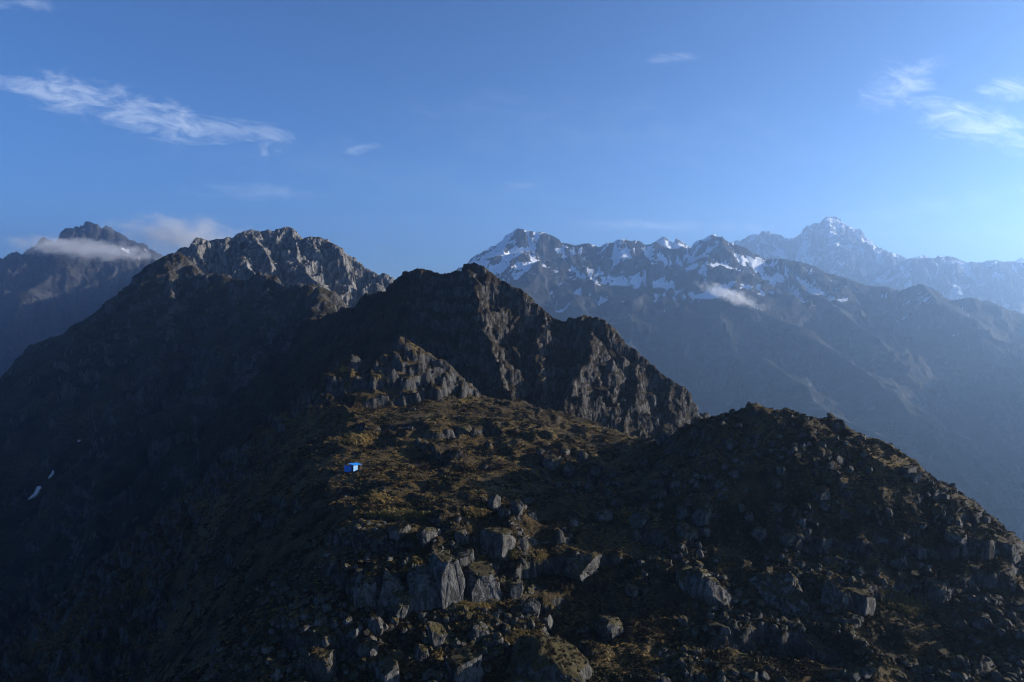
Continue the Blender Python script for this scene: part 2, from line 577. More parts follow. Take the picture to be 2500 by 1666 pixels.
# far snow mountain
snowm = fill_depth(crest([(480, 470, 8400), (600, 380), (690, 330), (730, 320), (770, 298), (790, 294), (840, 306), (852, 290), (865, 279), (880, 292), (920, 295), (960, 300), (990, 311), (1030, 310), (1050, 288), (1110, 260), (1130, 240),
                          (1150, 224), (1185, 235), (1200, 230), (1220, 208), (1235, 193, 8200), (1250, 205), (1270, 213), (1330, 240), (1380, 260), (1420, 300), (1490, 350), (1540, 377), (1600, 398, 8000), (1660, 440), (1720, 480), (1800, 560), (1900, 640, 8000)], *C3))
snowm_spurs = [[at(2025, 532, 8200), at(2040, 600, 7700), at(2050, 680, 7200)], [at(1975, 548, 8250), at(1960, 620, 7800)], [at(2090, 565, 8100), at(2110, 620, 7700), at(2140, 680, 7300)]]
farright = fill_depth(crest([(1500, 560, 6900), (1600, 470), (1690, 432), (1720, 425), (1800, 428), (1840, 428), (1920, 413), (1960, 420), (2010, 455), (2050, 448), (2090, 450), (2160, 430), (2200, 427), (2230, 430), (2290, 440), (2353, 466),
                             (2500, 480), (2800, 520, 6800), (3200, 600, 6700)], *C3))
farright_spurs = [[at(2320, 630, 6900), at(2330, 700, 6500)], [at(2420, 635, 6850), at(2440, 720, 6400)]]
backsnow = fill_depth(crest([(1500, 430, 9500), (1570, 398), (1610, 390), (1650, 405), (1690, 430), (1750, 415), (1800, 402), (1840, 422), (1960, 450), (2200, 470), (2290, 440), (2320, 418), (2353, 428), (2450, 460, 9500)], *C3))


def snow_far(line, patch, seed, conc=1.0, left=0.25, blot=0.22, base=0.10):
    def f(X, Y, Z, nr, Dd, S):
        k = max(3, X.shape[1] // 120)
        cv = np.clip((blur(Z, k) - Z) / (np.std(blur(Z, k) - Z) + 1e-6), -2, 2)     # hollows hold the snow
        streak = ridged(S / (patch * 0.35), Dd / (patch * 2.5), 4, 0.55, seed + 5) - 0.9
        n_ = fbm(X / patch, Y / patch, 5, 0.55, seed)
        alt = (Z - line[0]) / (line[1] - line[0])
        flat = (nr[..., 2] - 0.62) * 1.4
        return np.clip(base + 0.45 * np.clip(alt, -2.5, 1.0) + 0.28 * np.clip(alt, -2.5, 0.0) + conc * 0.20 * cv + blot * n_ + 0.85 * streak + flat * 0.35 - left * nr[..., 0], -1, 1.5)
    return f


build_mountain('mountain', [(farleft, 0.66, 0.66, 30, 30)] + [(s, 0.75, 0.75, 60, 17) for s in (farleft_spur, farleft_spur2, farleft_spur3, farleft_shade_ridge)],
               (-0.95, -0.20, 400, 1700, 4100, 280), M_FARSHADED, 'far blue peak at the left edge with a jagged snow-dusted top', (120, 12), (110, 40), (280, 60), (0.22, 0.42), (40, 9), 40,
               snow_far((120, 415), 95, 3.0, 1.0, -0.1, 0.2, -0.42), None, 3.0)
build_mountain('mountain', [(backsnow, 0.8, 0.8, 150, 60)], (0.30, 0.90, 260, 8600, 10200, 60), M_FAR,
               'bright snowy tips showing behind the far right crest', (300, 25), (200, 60), (500, 80), (0.3, 0.55), (80, 10), 120, snow_far((-200, 900), 400, 6.0), None, 6.0)
build_mountain('mountain', [(snowm, 0.72, 0.7, 160, 70)] + [(s, 0.85, 0.85, 100, 30) for s in snowm_spurs],
               (0.13, 0.66, 420, 5600, 9000, 220), M_FAR, 'highest snow-streaked pyramid peak far behind the right-hand range', (160, 26), (180, 85), (450, 110), (0.26, 0.46), (70, 22), 80,
               snow_far((-250, 620), 260, 9.0, 1.6, 0.05, 0.2, 0.07), None, 9.0)
build_mountain('mountain', [(farright, 0.75, 0.7, 120, 50)] + [(s, 0.85, 0.85, 100, 30) for s in farright_spurs], (0.40, 1.0, 330, 4600, 7300, 170), M_FAR,
               'hazy far ridge with snow gullies meeting the right edge', (160, 22), (170, 75), (420, 90), (0.26, 0.46), (60, 18), 70, snow_far((-350, 900), 300, 12.0, 1.3, 0.2, 0.2, -0.02), None, 12.0)
build_mountain('mountain', [(teeth, 0.9, 0.9, 90, 30)], (0.12, 0.36, 160, 5000, 5900, 70), M_FAR,
               'two small pale snow teeth poking up behind the right range crest', (120, 14), (120, 35), (260, 40), (0.3, 0.5), (40, 8), 60, snow_far((-200, 500), 200, 15.0), None, 15.0)
offr_shade_ridge = [at(2560, 780, 3900), at(2700, 760, 3700), at(2900, 740, 3400), at(3200, 720, 2900), at(3700, 700, 2300), at(4300, 690, 1800), at(5200, 720, 1400)]  # unseen ridge off to the right, added to shade the lower valley
build_mountain('mountain', [(offr_shade_ridge, 0.65, 0.65, 90, 30)], (0.80, 2.6, 190, 900, 4300, 130), M_RANGE, 'unseen ridge past the right edge, added to shade the valley', (150, 16), (130, 26), (420, 48), (0.30, 0.52), (45, 6), 55,
               snow_far((200, 600), 150, 19.0, 1.0, 0.3), None, 19.0)
rng_obj, rngP = build_mountain('mountain', [(rng_main, 0.60, 0.75, 90, 45)] + [(s, 0.62, 0.62, 80, 15) for s in rng_spurs],
               (-0.16, 0.98, 820, 1450, 4900, 430), M_RANGE, 'long blue-hazed range with snow patches under its crest, filling the right half', (150, 16), (130, 26), (420, 48), (0.30, 0.52), (45, 6), 55,
               snow_far((120, 340), 120, 18.0, 1.5, 0.75, 0.14, 0.20), None, 18.0)
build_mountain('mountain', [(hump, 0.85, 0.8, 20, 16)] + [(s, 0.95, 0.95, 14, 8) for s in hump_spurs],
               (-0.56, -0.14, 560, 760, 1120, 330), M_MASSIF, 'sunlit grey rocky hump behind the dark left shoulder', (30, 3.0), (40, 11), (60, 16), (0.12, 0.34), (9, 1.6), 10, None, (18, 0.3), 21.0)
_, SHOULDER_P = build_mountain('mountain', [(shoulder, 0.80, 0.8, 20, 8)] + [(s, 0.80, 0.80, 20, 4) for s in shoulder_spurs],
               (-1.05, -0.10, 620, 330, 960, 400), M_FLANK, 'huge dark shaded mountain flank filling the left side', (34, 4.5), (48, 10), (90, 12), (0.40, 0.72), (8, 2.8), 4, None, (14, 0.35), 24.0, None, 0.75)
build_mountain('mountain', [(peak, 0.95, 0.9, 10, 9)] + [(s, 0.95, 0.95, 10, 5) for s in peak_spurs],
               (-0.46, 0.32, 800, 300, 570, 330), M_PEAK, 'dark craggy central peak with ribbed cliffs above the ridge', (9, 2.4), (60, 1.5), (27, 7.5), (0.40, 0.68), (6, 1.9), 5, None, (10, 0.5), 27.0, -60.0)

# ------------------------------------------------------------------ valley floor sheet out to the horizon
m_val, n_, b_ = new_mat('valley_ground')
_g = n_.add('ShaderNodeNewGeometry')
n_.link(n_.mix(n_.noise(_g.outputs['Position'], 0.004, 6, 0.6), (0.025, 0.028, 0.016), (0.05, 0.05, 0.03)), b_.inputs['Base Color'])
GX = np.linspace(-13000, 13000, 81)
gx, gy = np.meshgrid(GX, GX)
gz = -1150 + 60 * fbm(gx / 3000, gy / 3000, 3)
o = grid_mesh('valley_ground', np.stack([gx, gy, gz], -1), {}, m_val)
tag(o, 'dark valley floor far below the ridges', 'ground', None, 'structure')

# ------------------------------------------------------------------ haze
def box_obj(name, lo, hi, mat):
    bm = bmesh.new()
    bmesh.ops.create_cube(bm, size=1.0)
    for v in bm.verts:
        v.co = Vector([lo[i] + (v.co[i] + 0.5) * (hi[i] - lo[i]) for i in range(3)])
    me = bpy.data.meshes.new(name)
    bm.to_mesh(me)
    bm.free()
    if mat:
        me.materials.append(mat)
    o = bpy.data.objects.new(name, me)
    scene.collection.objects.link(o)
    return o


mh = bpy.data.materials.new('haze')
mh.use_nodes = True
nh = NT(mh.node_tree)
nh.n.clear()
oh = nh.add('ShaderNodeOutputMaterial')
pv = nh.add('ShaderNodeVolumePrincipled')
pv.inputs['Color'].default_value = (*HAZE_COLOR, 1)
pv.inputs['Density'].default_value = HAZE_DENSITY
pv.inputs['Anisotropy'].default_value = HAZE_ANISO
nh.link(pv.outputs[0], oh.inputs['Volume'])
HZ = box_obj('haze', (-13500, -13500, -1300), (13500, 13500, 1020), mh)
tag(HZ, 'thin blue haze filling the valleys between the ranges', 'haze', None, 'stuff')

# ------------------------------------------------------------------ near ridge: height from points read off the photograph
ctrl = [  # (px, py, distance)
    # bottom edge and below the frame
    (1050, 1666, 118), (800, 1666, 118), (1300, 1666, 116), (1700, 1666, 115), (2100, 1666, 112), (2500, 1666, 110), (2700, 1600, 118),
    (650, 1640, 122), (560, 1640, 128), (450, 1666, 148),
    # rubble slope left of centre
    (750, 1500, 138), (640, 1500, 142), (600, 1560, 138), (700, 1420, 150), (800, 1400, 150), (900, 1480, 140), (1150, 1480, 141), (1050, 1480, 140), (1250, 1550, 128),
    # top of the slab wall and the slope above it
    (900, 1325, 150), (1050, 1330, 146), (1150, 1370, 144), (950, 1260, 165), (1050, 1260, 164), (1000, 1200, 182), (850, 1230, 176), (1200, 1290, 156), (1250, 1370, 150),
    # hut shelf
    (858, 1152, 207), (930, 1150, 206), (800, 1155, 205), (900, 1100, 226), (1000, 1110, 222), (1100, 1150, 203), (1200, 1200, 183), (1300, 1250, 166), (1450, 1200, 180), (1150, 1080, 232),
    (1300, 1150, 200), (1350, 1090, 228), (1450, 1120, 212), (1600, 1200, 188), (1500, 1260, 168),
    # up to the sub crag
    (860, 1040, 254), (850, 990, 282), (1000, 1000, 278), (1000, 955, 302), (1100, 980, 292), (1161, 972, 300), (1240, 1000, 286), (1365, 1042, 262), (1480, 1075, 240), (1545, 1095, 228),
    (1050, 1040, 252), (1200, 1050, 250),
    # saddle and knoll crest
    (1560, 1095, 220), (1606, 1062, 212), (1660, 1046, 204), (1700, 1028, 199), (1750, 1012, 195), (1800, 1005, 191), (1860, 1008, 188), (1970, 1032, 181), (2075, 1068, 172), (2150, 1112, 168), (2245, 1175, 162), (2340, 1247, 157), (2440, 1320, 152), (2500, 1374, 148), (2700, 1560, 138),
    (1530, 1165, 216), (1550, 1215, 202), (1530, 1260, 184), (1590, 1140, 206),
    # knoll face
    (1700, 1100, 182), (1850, 1120, 174), (1650, 1180, 178), (1800, 1230, 166), (2000, 1200, 163), (2150, 1270, 154), (2300, 1370, 147), (2420, 1450, 140),
    (1550, 1300, 164), (1800, 1325, 158), (2000, 1365, 151), (2200, 1465, 140), (2450, 1560, 130), (2050, 1300, 155),
    # ledge and its faces
    (1500, 1322, 152), (1650, 1316, 152), (1790, 1345, 151), (1850, 1345, 150), (1700, 1470, 143), (1600, 1460, 143), (1950, 1475, 139), (1990, 1410, 148), (2130, 1480, 140),
    (1400, 1500, 145), (1400, 1350, 155), (1470, 1420, 153), (1450, 1580, 131), (1800, 1560, 127), (2200, 1600, 121), (2000, 1540, 131), (1500, 1600, 124), (2350, 1600, 122),
    # left edge of the ridge and the flank below it
    (760, 1130, 209), (700, 1160, 209), (600, 1250, 209), (450, 1350, 230), (300, 1500, 252), (150, 1666, 262), (600, 1400, 178), (500, 1500, 190), (380, 1600, 205),
    (700, 1300, 178), (750, 1220, 188), (760, 1060, 262), (730, 1000, 292), (690, 1060, 290), (600, 1150, 296), (780, 930, 306), (450, 1280, 300), (250, 1450, 300),
]
XC, YC, ZC = [], [], []
for (px, py, D) in ctrl:
    p = at(px, py, D)
    XC.append(p[0]); YC.append(p[1]); ZC.append(p[2])
for (x, y, z) in [(0, 60, -78), (80, 60, -76), (-60, 60, -95), (-150, 120, -190), (-220, 200, -230), (-260, 330, -240), (-140, 360, -130), (0, 350, -70), (60, 345, -82), (90, 310, -95),
                  (130, 250, -110), (160, 220, -115), (190, 190, -120), (220, 150, -125), (240, 90, -110), (150, 60, -80), (200, 320, -190), (0, 400, -110), (-120, 90, -140)]:
    XC.append(x); YC.append(y); ZC.append(z)
XC, YC, ZC = map(np.array, (XC, YC, ZC))


def tps_fit(x, y, z, lam=6.0):
    r2 = (x[:, None] - x[None]) ** 2 + (y[:, None] - y[None]) ** 2
    K = 0.5 * r2 * np.log(r2 + 1e-9) / 1000.0
    n = len(x)
    Pm = np.stack([np.ones(n), x, y], 1)
    A = np.zeros((n + 3, n + 3))
    A[:n, :n] = K + lam * np.eye(n) / 10
    A[:n, n:] = Pm
    A[n:, :n] = Pm.T
    return np.linalg.solve(A, np.concatenate([z, np.zeros(3)]))


TPS = tps_fit(XC, YC, ZC)


def base_height(X, Y):
    H = TPS[-3] + TPS[-2] * X + TPS[-1] * Y
    for i in range(len(XC)):
        r2 = (X - XC[i]) ** 2 + (Y - YC[i]) ** 2
        H = H + TPS[i] * 0.5 * r2 * np.log(r2 + 1e-9) / 1000.0
    return H


subcrag = fill_depth(crest([(20, 960, 305), (80, 884), (130, 860), (170, 872), (200, 890), (290, 920, 310), (310, 880), (340, 832), (380, 790), (410, 752), (440, 738, 318), (480, 780), (540, 820), (600, 870), (680, 910), (730, 960), (790, 1010), (840, 1062), (880, 1120, 312)], *C2))

NA, NY = 960, 620
X, Y = fan(-0.92, 0.92, NA, 92, 400, NY)
step = 4                                                     # the smooth base on a coarser grid, then interpolated
ai, yi = np.arange(0, NA, step), np.arange(0, NY, step)
ai = np.unique(np.append(ai, NA - 1)); yi = np.unique(np.append(yi, NY - 1))
Hc = base_height(X[np.ix_(yi, ai)], Y[np.ix_(yi, ai)])
tmp = np.stack([np.interp(np.arange(NA), ai, Hc[j]) for j in range(len(yi))])
H0 = np.stack([np.interp(np.arange(NY), yi, tmp[:, i]) for i in range(NA)], 1)
Xw = X + 2.0 * fbm(X / 9, Y / 9, 4, 0.5, 3.3)
Yw = Y + 2.0 * fbm(X / 9, Y / 9, 4, 0.5, 63.3)
Hs, Ds, Ss = ridge_height(Xw, Yw, [(subcrag, 0.72, 1.0, 4, 3.5)])
Hs = Hs + (1 - np.exp(-Ds / 5)) * 4.0 * (ridged(X / 11, Y / 11, 5, 0.55, 4.0) - 0.9)
crag = sstep(Hs - H0, -2.0, 3.0) * sstep(fbm(X / 9, Y / 9, 3, 0.5, 44.0), -0.35, 0.25)
H = np.maximum(H0, Hs)
# hummocks, hollows and low rock steps
hum = 1.7 * fbm(X / 19, Y / 19, 4, 0.5, 1.0) + 0.55 * fbm(X / 4.2, Y / 4.2, 4, 0.55, 2.0)
soft = 1 - 0.75 * sstep(-np.hypot(X + 48, Y - 207), -26, -8)   # the hut stands on a levelled shelf
H = H + hum * soft
rough = np.maximum(sstep(fbm(X / 34, Y / 34, 3, 0.5, 31.0), -0.25, 0.45), 0.8 * sstep(X, 30, 60))
H = H + 2.0 * (ridged(X / 13, Y / 13, 5, 0.5, 5.0) - 1.0) * rough * soft
st = 5.5
w = 2.5 * fbm(X / 25, Y / 25, 3, 0.5, 7.0)
k = (H + w) / st
fl = np.floor(k)
stepped = (fl + sstep(k - fl, 0.35, 0.6)) * st - w
msk = sstep(fbm(X / 30, Y / 30, 3, 0.5, 9.0), -0.1, 0.35) * soft * (0.6 - 0.45 * sstep(X, 25, 50) * sstep(Y, 158, 172))
H = H + msk * (stepped - H)
P = np.stack([X, Y, H], -1)
nr = grid_normals(P)
RS = 0.34 + 0.22 * sstep(-X, 40, 80) * (1 - crag)          # the left flank keeps its heath on steeper ground
rk = np.maximum(sstep(1 - nr[..., 2], RS, RS + 0.24), 0.6 * crag * sstep(1 - nr[..., 2], 0.2, 0.4))
n3, amp, fr = 0.0, 1.0, 1.0
for i in range(4):
    kk = 1 - np.abs(perlin3(X * fr / 3.2 + i * 7, Y * fr / 3.2, H * fr / 5.0))
    n3 = n3 + amp * (kk * kk - 0.5)
    amp *= 0.55
    fr *= 2.1
P = P + nr * (n3 * 0.9 * (0.10 + 0.9 * rk))[..., None]
nr = grid_normals(P)
rk = 0.4 * rk + 0.6 * np.maximum(sstep(1 - nr[..., 2], RS, RS + 0.24), 0.6 * crag * sstep(1 - nr[..., 2], 0.2, 0.4))
NEAR_P, NEAR_N, NEAR_RK = P, nr, rk
M_NEAR = terrain_material('heath_ground_and_rock', 0.55, (0.016, 0.015, 0.0145), (0.08, 0.077, 0.072), (0.015, 0.0105, 0.005), (0.048, 0.033, 0.013), (0.14, 0.096, 0.034), 0.9, False, 0.95)
ridge_o = grid_mesh('ridge_ground', P, {'rock': rk}, M_NEAR)
tag(ridge_o, 'brown heath and rock ground of the near ridge, knoll and hollows', 'ground', None, 'structure')


# ------------------------------------------------------------------ where a pixel of the photograph meets the ground
def make_sampler(P):
    ny, nx, _ = P.shape
    a0, a1 = P[0, 0, 0] / P[0, 0, 1], P[0, -1, 0] / P[0, -1, 1]
    return P, a0, a1, nx, ny


NEAR_G = (np.linspace(-0.92, 0.92, NA), np.log(Y[:, 0]), P[..., 2])


def ground_z(x, y, G=NEAR_G):
    A, LY, Z = G
    a = np.asarray(x) / np.asarray(y)
    fi = np.clip((a - A[0]) / (A[-1] - A[0]) * (len(A) - 1), 0, len(A) - 1.001)
    fj = np.clip((np.log(y) - LY[0]) / (LY[-1] - LY[0]) * (len(LY) - 1), 0, len(LY) - 1.001)
    i, j = fi.astype(int), fj.astype(int)
    u, v = fi - i, fj - j
    return (Z[j, i] * (1 - u) + Z[j, i + 1] * u) * (1 - v) + (Z[j + 1, i] * (1 - u) + Z[j + 1, i + 1] * u) * v


def hit(px, py, G=NEAR_G, D0=96, D1=390):
    d = ray(px, py)
    D = np.linspace(D0, D1, 3000)
    x, z = d[0] / d[1] * D, d[2] / d[1] * D
    g = ground_z(x, D, G)
    k = np.nonzero(g >= z)[0]
    k = k[0] if len(k) else int(np.argmin(z - g))
    return np.array([x[k], D[k], g[k]])


SHOULDER_G = (np.linspace(-1.05, -0.10, 620), np.log(np.exp(np.linspace(math.log(330), math.log(960), 400))), SHOULDER_P[..., 2])


def obj(name, bm, mat, parent=None, smooth=False):
    me = bpy.data.meshes.new(name)
    bm.to_mesh(me)
    bm.free()
    if smooth:
        for p_ in me.polygons:
            p_.use_smooth = True
    me.materials.append(mat)
    o = bpy.data.objects.new(name, me)
    scene.collection.objects.link(o)
    o.parent = parent
    return o


# ------------------------------------------------------------------ rock material and boulder shapes
def rock_material(name, dark, light, moss_amt, scale=1.0):
    m, n, b = new_mat(name)
    geo = n.add('ShaderNodeNewGeometry')
    P_ = geo.outputs['Position']
    inf = n.add('ShaderNodeObjectInfo')
    n1 = n.noise(n.scalevec(P_, (1, 1, 0.45)), 0.9 * scale, 7, 0.68, 0.6)
    n2 = n.noise(P_, 5.0 * scale, 5, 0.7)
    big = n.noise(P_, 0.25 * scale, 3, 0.6)
    col = n.mix(n.ramp(n1, 0.40, 0.60), dark, light)
    col = n.mix(n.ramp(n2, 0.56, 0.68, 0, 0.7), col, tuple(min(1, c * 1.5) for c in light))           # lichen
    col = n.mix(n.ramp(n2, 0.42, 0.30, 0, 0.6), col, tuple(c * 0.5 for c in dark))                    # cracks, stains
    col = n.mix(n.math('MULTIPLY', inf.outputs['Random'], 0.35), col, tuple(c * 0.55 for c in light))
    crack = n.add('ShaderNodeTexVoronoi', feature='DISTANCE_TO_EDGE')
    n.link(n.scalevec(P_, (1, 1, 0.5)), crack.inputs['Vector'])
    crack.inputs['Scale'].default_value = 0.55 * scale
    ck = n.ramp(crack.outputs[0], 0.0, 0.05)
    sx = n.add('ShaderNodeSeparateXYZ')
    n.link(geo.outputs['Normal'], sx.inputs[0])
    up = n.math('ADD', sx.outputs[2], n.math('MULTIPLY', n.math('SUBTRACT', n1, 0.5), 1.2))
    up = n.math('ADD', up, n.math('MULTIPLY', n.math('SUBTRACT', big, 0.5), 1.6))
    mf = n.ramp(up, 0.86 - moss_amt * 0.5, 1.0 - moss_amt * 0.45)
    moss = n.mix(n.ramp(n2, 0.35, 0.65), (0.022, 0.017, 0.008), (0.062, 0.050, 0.018))
    col = n.mix(mf, col, moss)
    n.link(col, b.inputs['Base Color'])
    bp = n.add('ShaderNodeBump')
    bp.inputs['Strength'].default_value = 0.75
    bp.inputs['Distance'].default_value = 0.35 / scale
    n.link(n.math('ADD', n.math('MULTIPLY', n1, 1.5), n.math('ADD', n.math('MULTIPLY', n2, 0.5), n.math('MULTIPLY', ck, 0.35))), bp.inputs['Height'])
    n.link(bp.outputs[0], b.inputs['Normal'])
    return m


M_ROCK = rock_material('grey_rock', (0.018, 0.0175, 0.017), (0.105, 0.102, 0.096), 0.6)
M_ROCK_B = rock_material('bare_grey_rock', (0.020, 0.0195, 0.019), (0.12, 0.116, 0.11), 0.45)
M_MOSSY = rock_material('mossy_rock', (0.018, 0.0175, 0.016), (0.08, 0.077, 0.07), 1.0)


def boulder_mesh(name, kind, seed, mat, sub=4):
    r_ = random.Random(seed)
    bm = bmesh.new()
    bmesh.ops.create_icosphere(bm, subdivisions=sub, radius=1.0)
    V = np.array([v.co[:] for v in bm.verts])
    U0 = V.copy()
    cuts = []
    if kind in ('block', 'wall'):
        V = np.sign(V) * np.abs(V) ** 0.6 * 1.25               # towards a box, so that the points spread over its faces
        rot = Matrix.Rotation(r_.uniform(-0.15, 0.15), 3, 'X') @ Matrix.Rotation(r_.uniform(-0.15, 0.15), 3, 'Y')
        for ax in ((1, 0, 0), (-1, 0, 0), (0, 1, 0), (0, -1, 0), (0, 0, 1), (0, 0, -1)):
            nrm = rot @ Vector([c + r_.uniform(-0.28, 0.28) for c in ax])
            cuts.append((nrm.normalized(), r_.uniform(0.72, 1.0)))
        for _ in range(9):
            nrm = Vector([r_.choice((-1, 1)) * r_.uniform(0.2, 1) for _ in range(3)]).normalized()
            cuts.append((nrm, r_.uniform(0.92, 1.25)))
    elif kind == 'plain':                                      # one clean upright face
        V = np.sign(V) * np.abs(V) ** 0.5 * 1.25
        for ax in ((1, 0, 0.05), (-1, 0, 0.1), (0, 1, 0), (0, -1, 0.06), (0.1, 0, 1), (0, 0, -1)):
            cuts.append((Vector([c + r_.uniform(-0.07, 0.07) for c in ax]).normalized(), r_.uniform(0.85, 1.0)))
        for _ in range(5):
            cuts.append((Vector([r_.choice((-1, 1)) * r_.uniform(0.5, 1), r_.uniform(-0.4, 0.4), r_.uniform(0.2, 1)]).normalized(), r_.uniform(1.0, 1.2)))
    elif kind == 'slab':
        V *= 1.4
        for ax, off in (((0, 0, 1), 0.45), ((0, 0, -1), 0.5), ((1, 0, 0.2), 1.0), ((-1, 0.2, 0), 0.9), ((0, 1, 0), 0.9), ((0.2, -1, 0), 0.9)):
            cuts.append((Vector([c + r_.uniform(-0.3, 0.3) for c in ax]).normalized(), off * r_.uniform(0.85, 1.1)))
        for _ in range(8):
            cuts.append((Vector([r_.uniform(-1, 1) for _ in range(3)]).normalized(), r_.uniform(0.7, 1.05)))
    else:
        V *= 1.15
        for _ in range(20):
            cuts.append((Vector([r_.gauss(0, 1) for _ in range(3)]).normalized(), r_.uniform(0.58, 0.98)))
    n_a = perlin3(V[:, 0] * 1.1 + seed, V[:, 1] * 1.1, V[:, 2] * 1.1)
    V = V * (1 + 0.22 * n_a)[:, None]
    for nn, off in cuts:
        nn = np.array(nn)
        # each facet a little uneven
        wob = 0.05 * perlin3(V[:, 0] * 1.7 + off * 9, V[:, 1] * 1.7 + seed, V[:, 2] * 1.7)
        d_ = np.maximum(0, V @ nn - off - wob)
        V = V - (d_ * 0.97)[:, None] * nn
    # joints: narrow grooves along a few planes
    gr = np.zeros(len(V))
    if sub >= 4:
        for _ in range(9 if kind == 'wall' else 3 if kind == 'plain' else 4):
            nn = np.array(Vector((r_.gauss(0, 1), r_.gauss(0, 1), r_.gauss(0, 0.45 if kind == 'wall' else 0.8))).normalized())
            off = r_.uniform(-0.7, 0.7)
            d_ = np.abs(V @ nn - off + 0.07 * perlin3(V[:, 0] * 2 + seed, V[:, 1] * 2, V[:, 2] * 2))
            gr = np.maximum(gr, np.exp(-(d_ / 0.035) ** 2) * r_.uniform(0.4, 1.0))
            V = V + np.outer((V @ nn > off) * r_.uniform(-0.05, 0.05), nn[[0, 1, 2]] * 0 + np.array([r_.uniform(-1, 1), r_.uniform(-1, 1), 0]))   # pieces slipped a little
    rid = 1 - 2 * np.abs(perlin3(V[:, 0] * 3.2 + seed, V[:, 1] * 3.2, V[:, 2] * 1.6))
    n_b = perlin3(V[:, 0] * 2.4 + seed, V[:, 1] * 2.4, V[:, 2] * 1.5) + 0.7 * rid + 0.45 * perlin3(V[:, 0] * 8 + seed, V[:, 1] * 8, V[:, 2] * 5)
    V = V + U0 * ((0.018 if kind == 'plain' else 0.05) * n_b - (0.06 if kind == 'plain' else 0.10) * gr)[:, None]
    lo, hi_ = V.min(0), V.max(0)
    V = (V - (lo + hi_) / 2) / ((hi_ - lo) / 2)                # fills exactly -1..1
    for v, c in zip(bm.verts, V):
        v.co = c
    me = bpy.data.meshes.new(name)
    bm.to_mesh(me)
    bm.free()
    me.materials.append(mat)
    return me


SHAPES = {}
for kd, cnt in (('round', 7), ('block', 6), ('slab', 4)):
    SHAPES[kd] = [boulder_mesh('boulder', kd, 11 * i + len(kd), M_ROCK, 4) for i in range(cnt)]
BARE = [boulder_mesh('boulder', 'wall', 300 + i, M_ROCK_B, 6) for i in range(5)]
MOSSY = [boulder_mesh('boulder', 'round', 400 + i, M_MOSSY, 5) for i in range(3)]
BIGROUND = [boulder_mesh('boulder', 'round', 500 + i, M_ROCK, 5) for i in range(3)]

PLAIN = [boulder_mesh('boulder', 'plain', 800 + i, M_ROCK_B, 6) for i in range(2)]
CLIFF = [boulder_mesh('boulder', 'round', 700 + i, M_ROCK_B, 6) for i in range(2)]
rnd = random.Random(4)


def boulder(name, px, py, w, h, label, group=None, kind='round', rz=None, depth=None, sink=0.34, mesh=None, tilt=0.12, cat='boulder', lift=None):
    """px, py: middle of the boulder in the photograph; w, h: its size there in photograph pixels"""
    g = hit(px, py + h * (0.5 - sink * 0.5))
    D = g[1]
    sx, sz = w * D / F / 2, h * D / F / 2
    sy = (depth or rnd.uniform(0.75, 1.05)) * 0.5 * (sx + min(sz, sx * 1.3))
    me = mesh or rnd.choice(SHAPES[kind])
    o = bpy.data.objects.new(name, me)
    scene.collection.objects.link(o)
    o.location = (g[0], g[1] + sy * 0.55, g[2] + sz * (1 - 2 * sink) + (lift or 0))
    o.scale = (sx, sy, sz)
    o.rotation_euler = (rnd.uniform(-tilt, tilt), rnd.uniform(-tilt, tilt), rz if rz is not None else rnd.uniform(-0.7, 0.7))
    if mesh is not None and (mesh in BARE or mesh in CLIFF):
        back = float(ground_z(np.array(g[0]), np.array(g[1] + sy * 1.6)))
        o.location.z = min(o.location.z, back + 0.6 - sz * 0.88)
    tag(o, label, cat, group)
    BOULDERS.append((g[0], g[1], max(sx, sy)))
    return o


BOULDERS = []


def c5(x, y):
    return 700 + x / 2.353, 1000 + y / 2.353


def c6(x, y):
    return 1500 + x / 2.353, 1000 + y / 2.353


k5 = 1 / 2.353
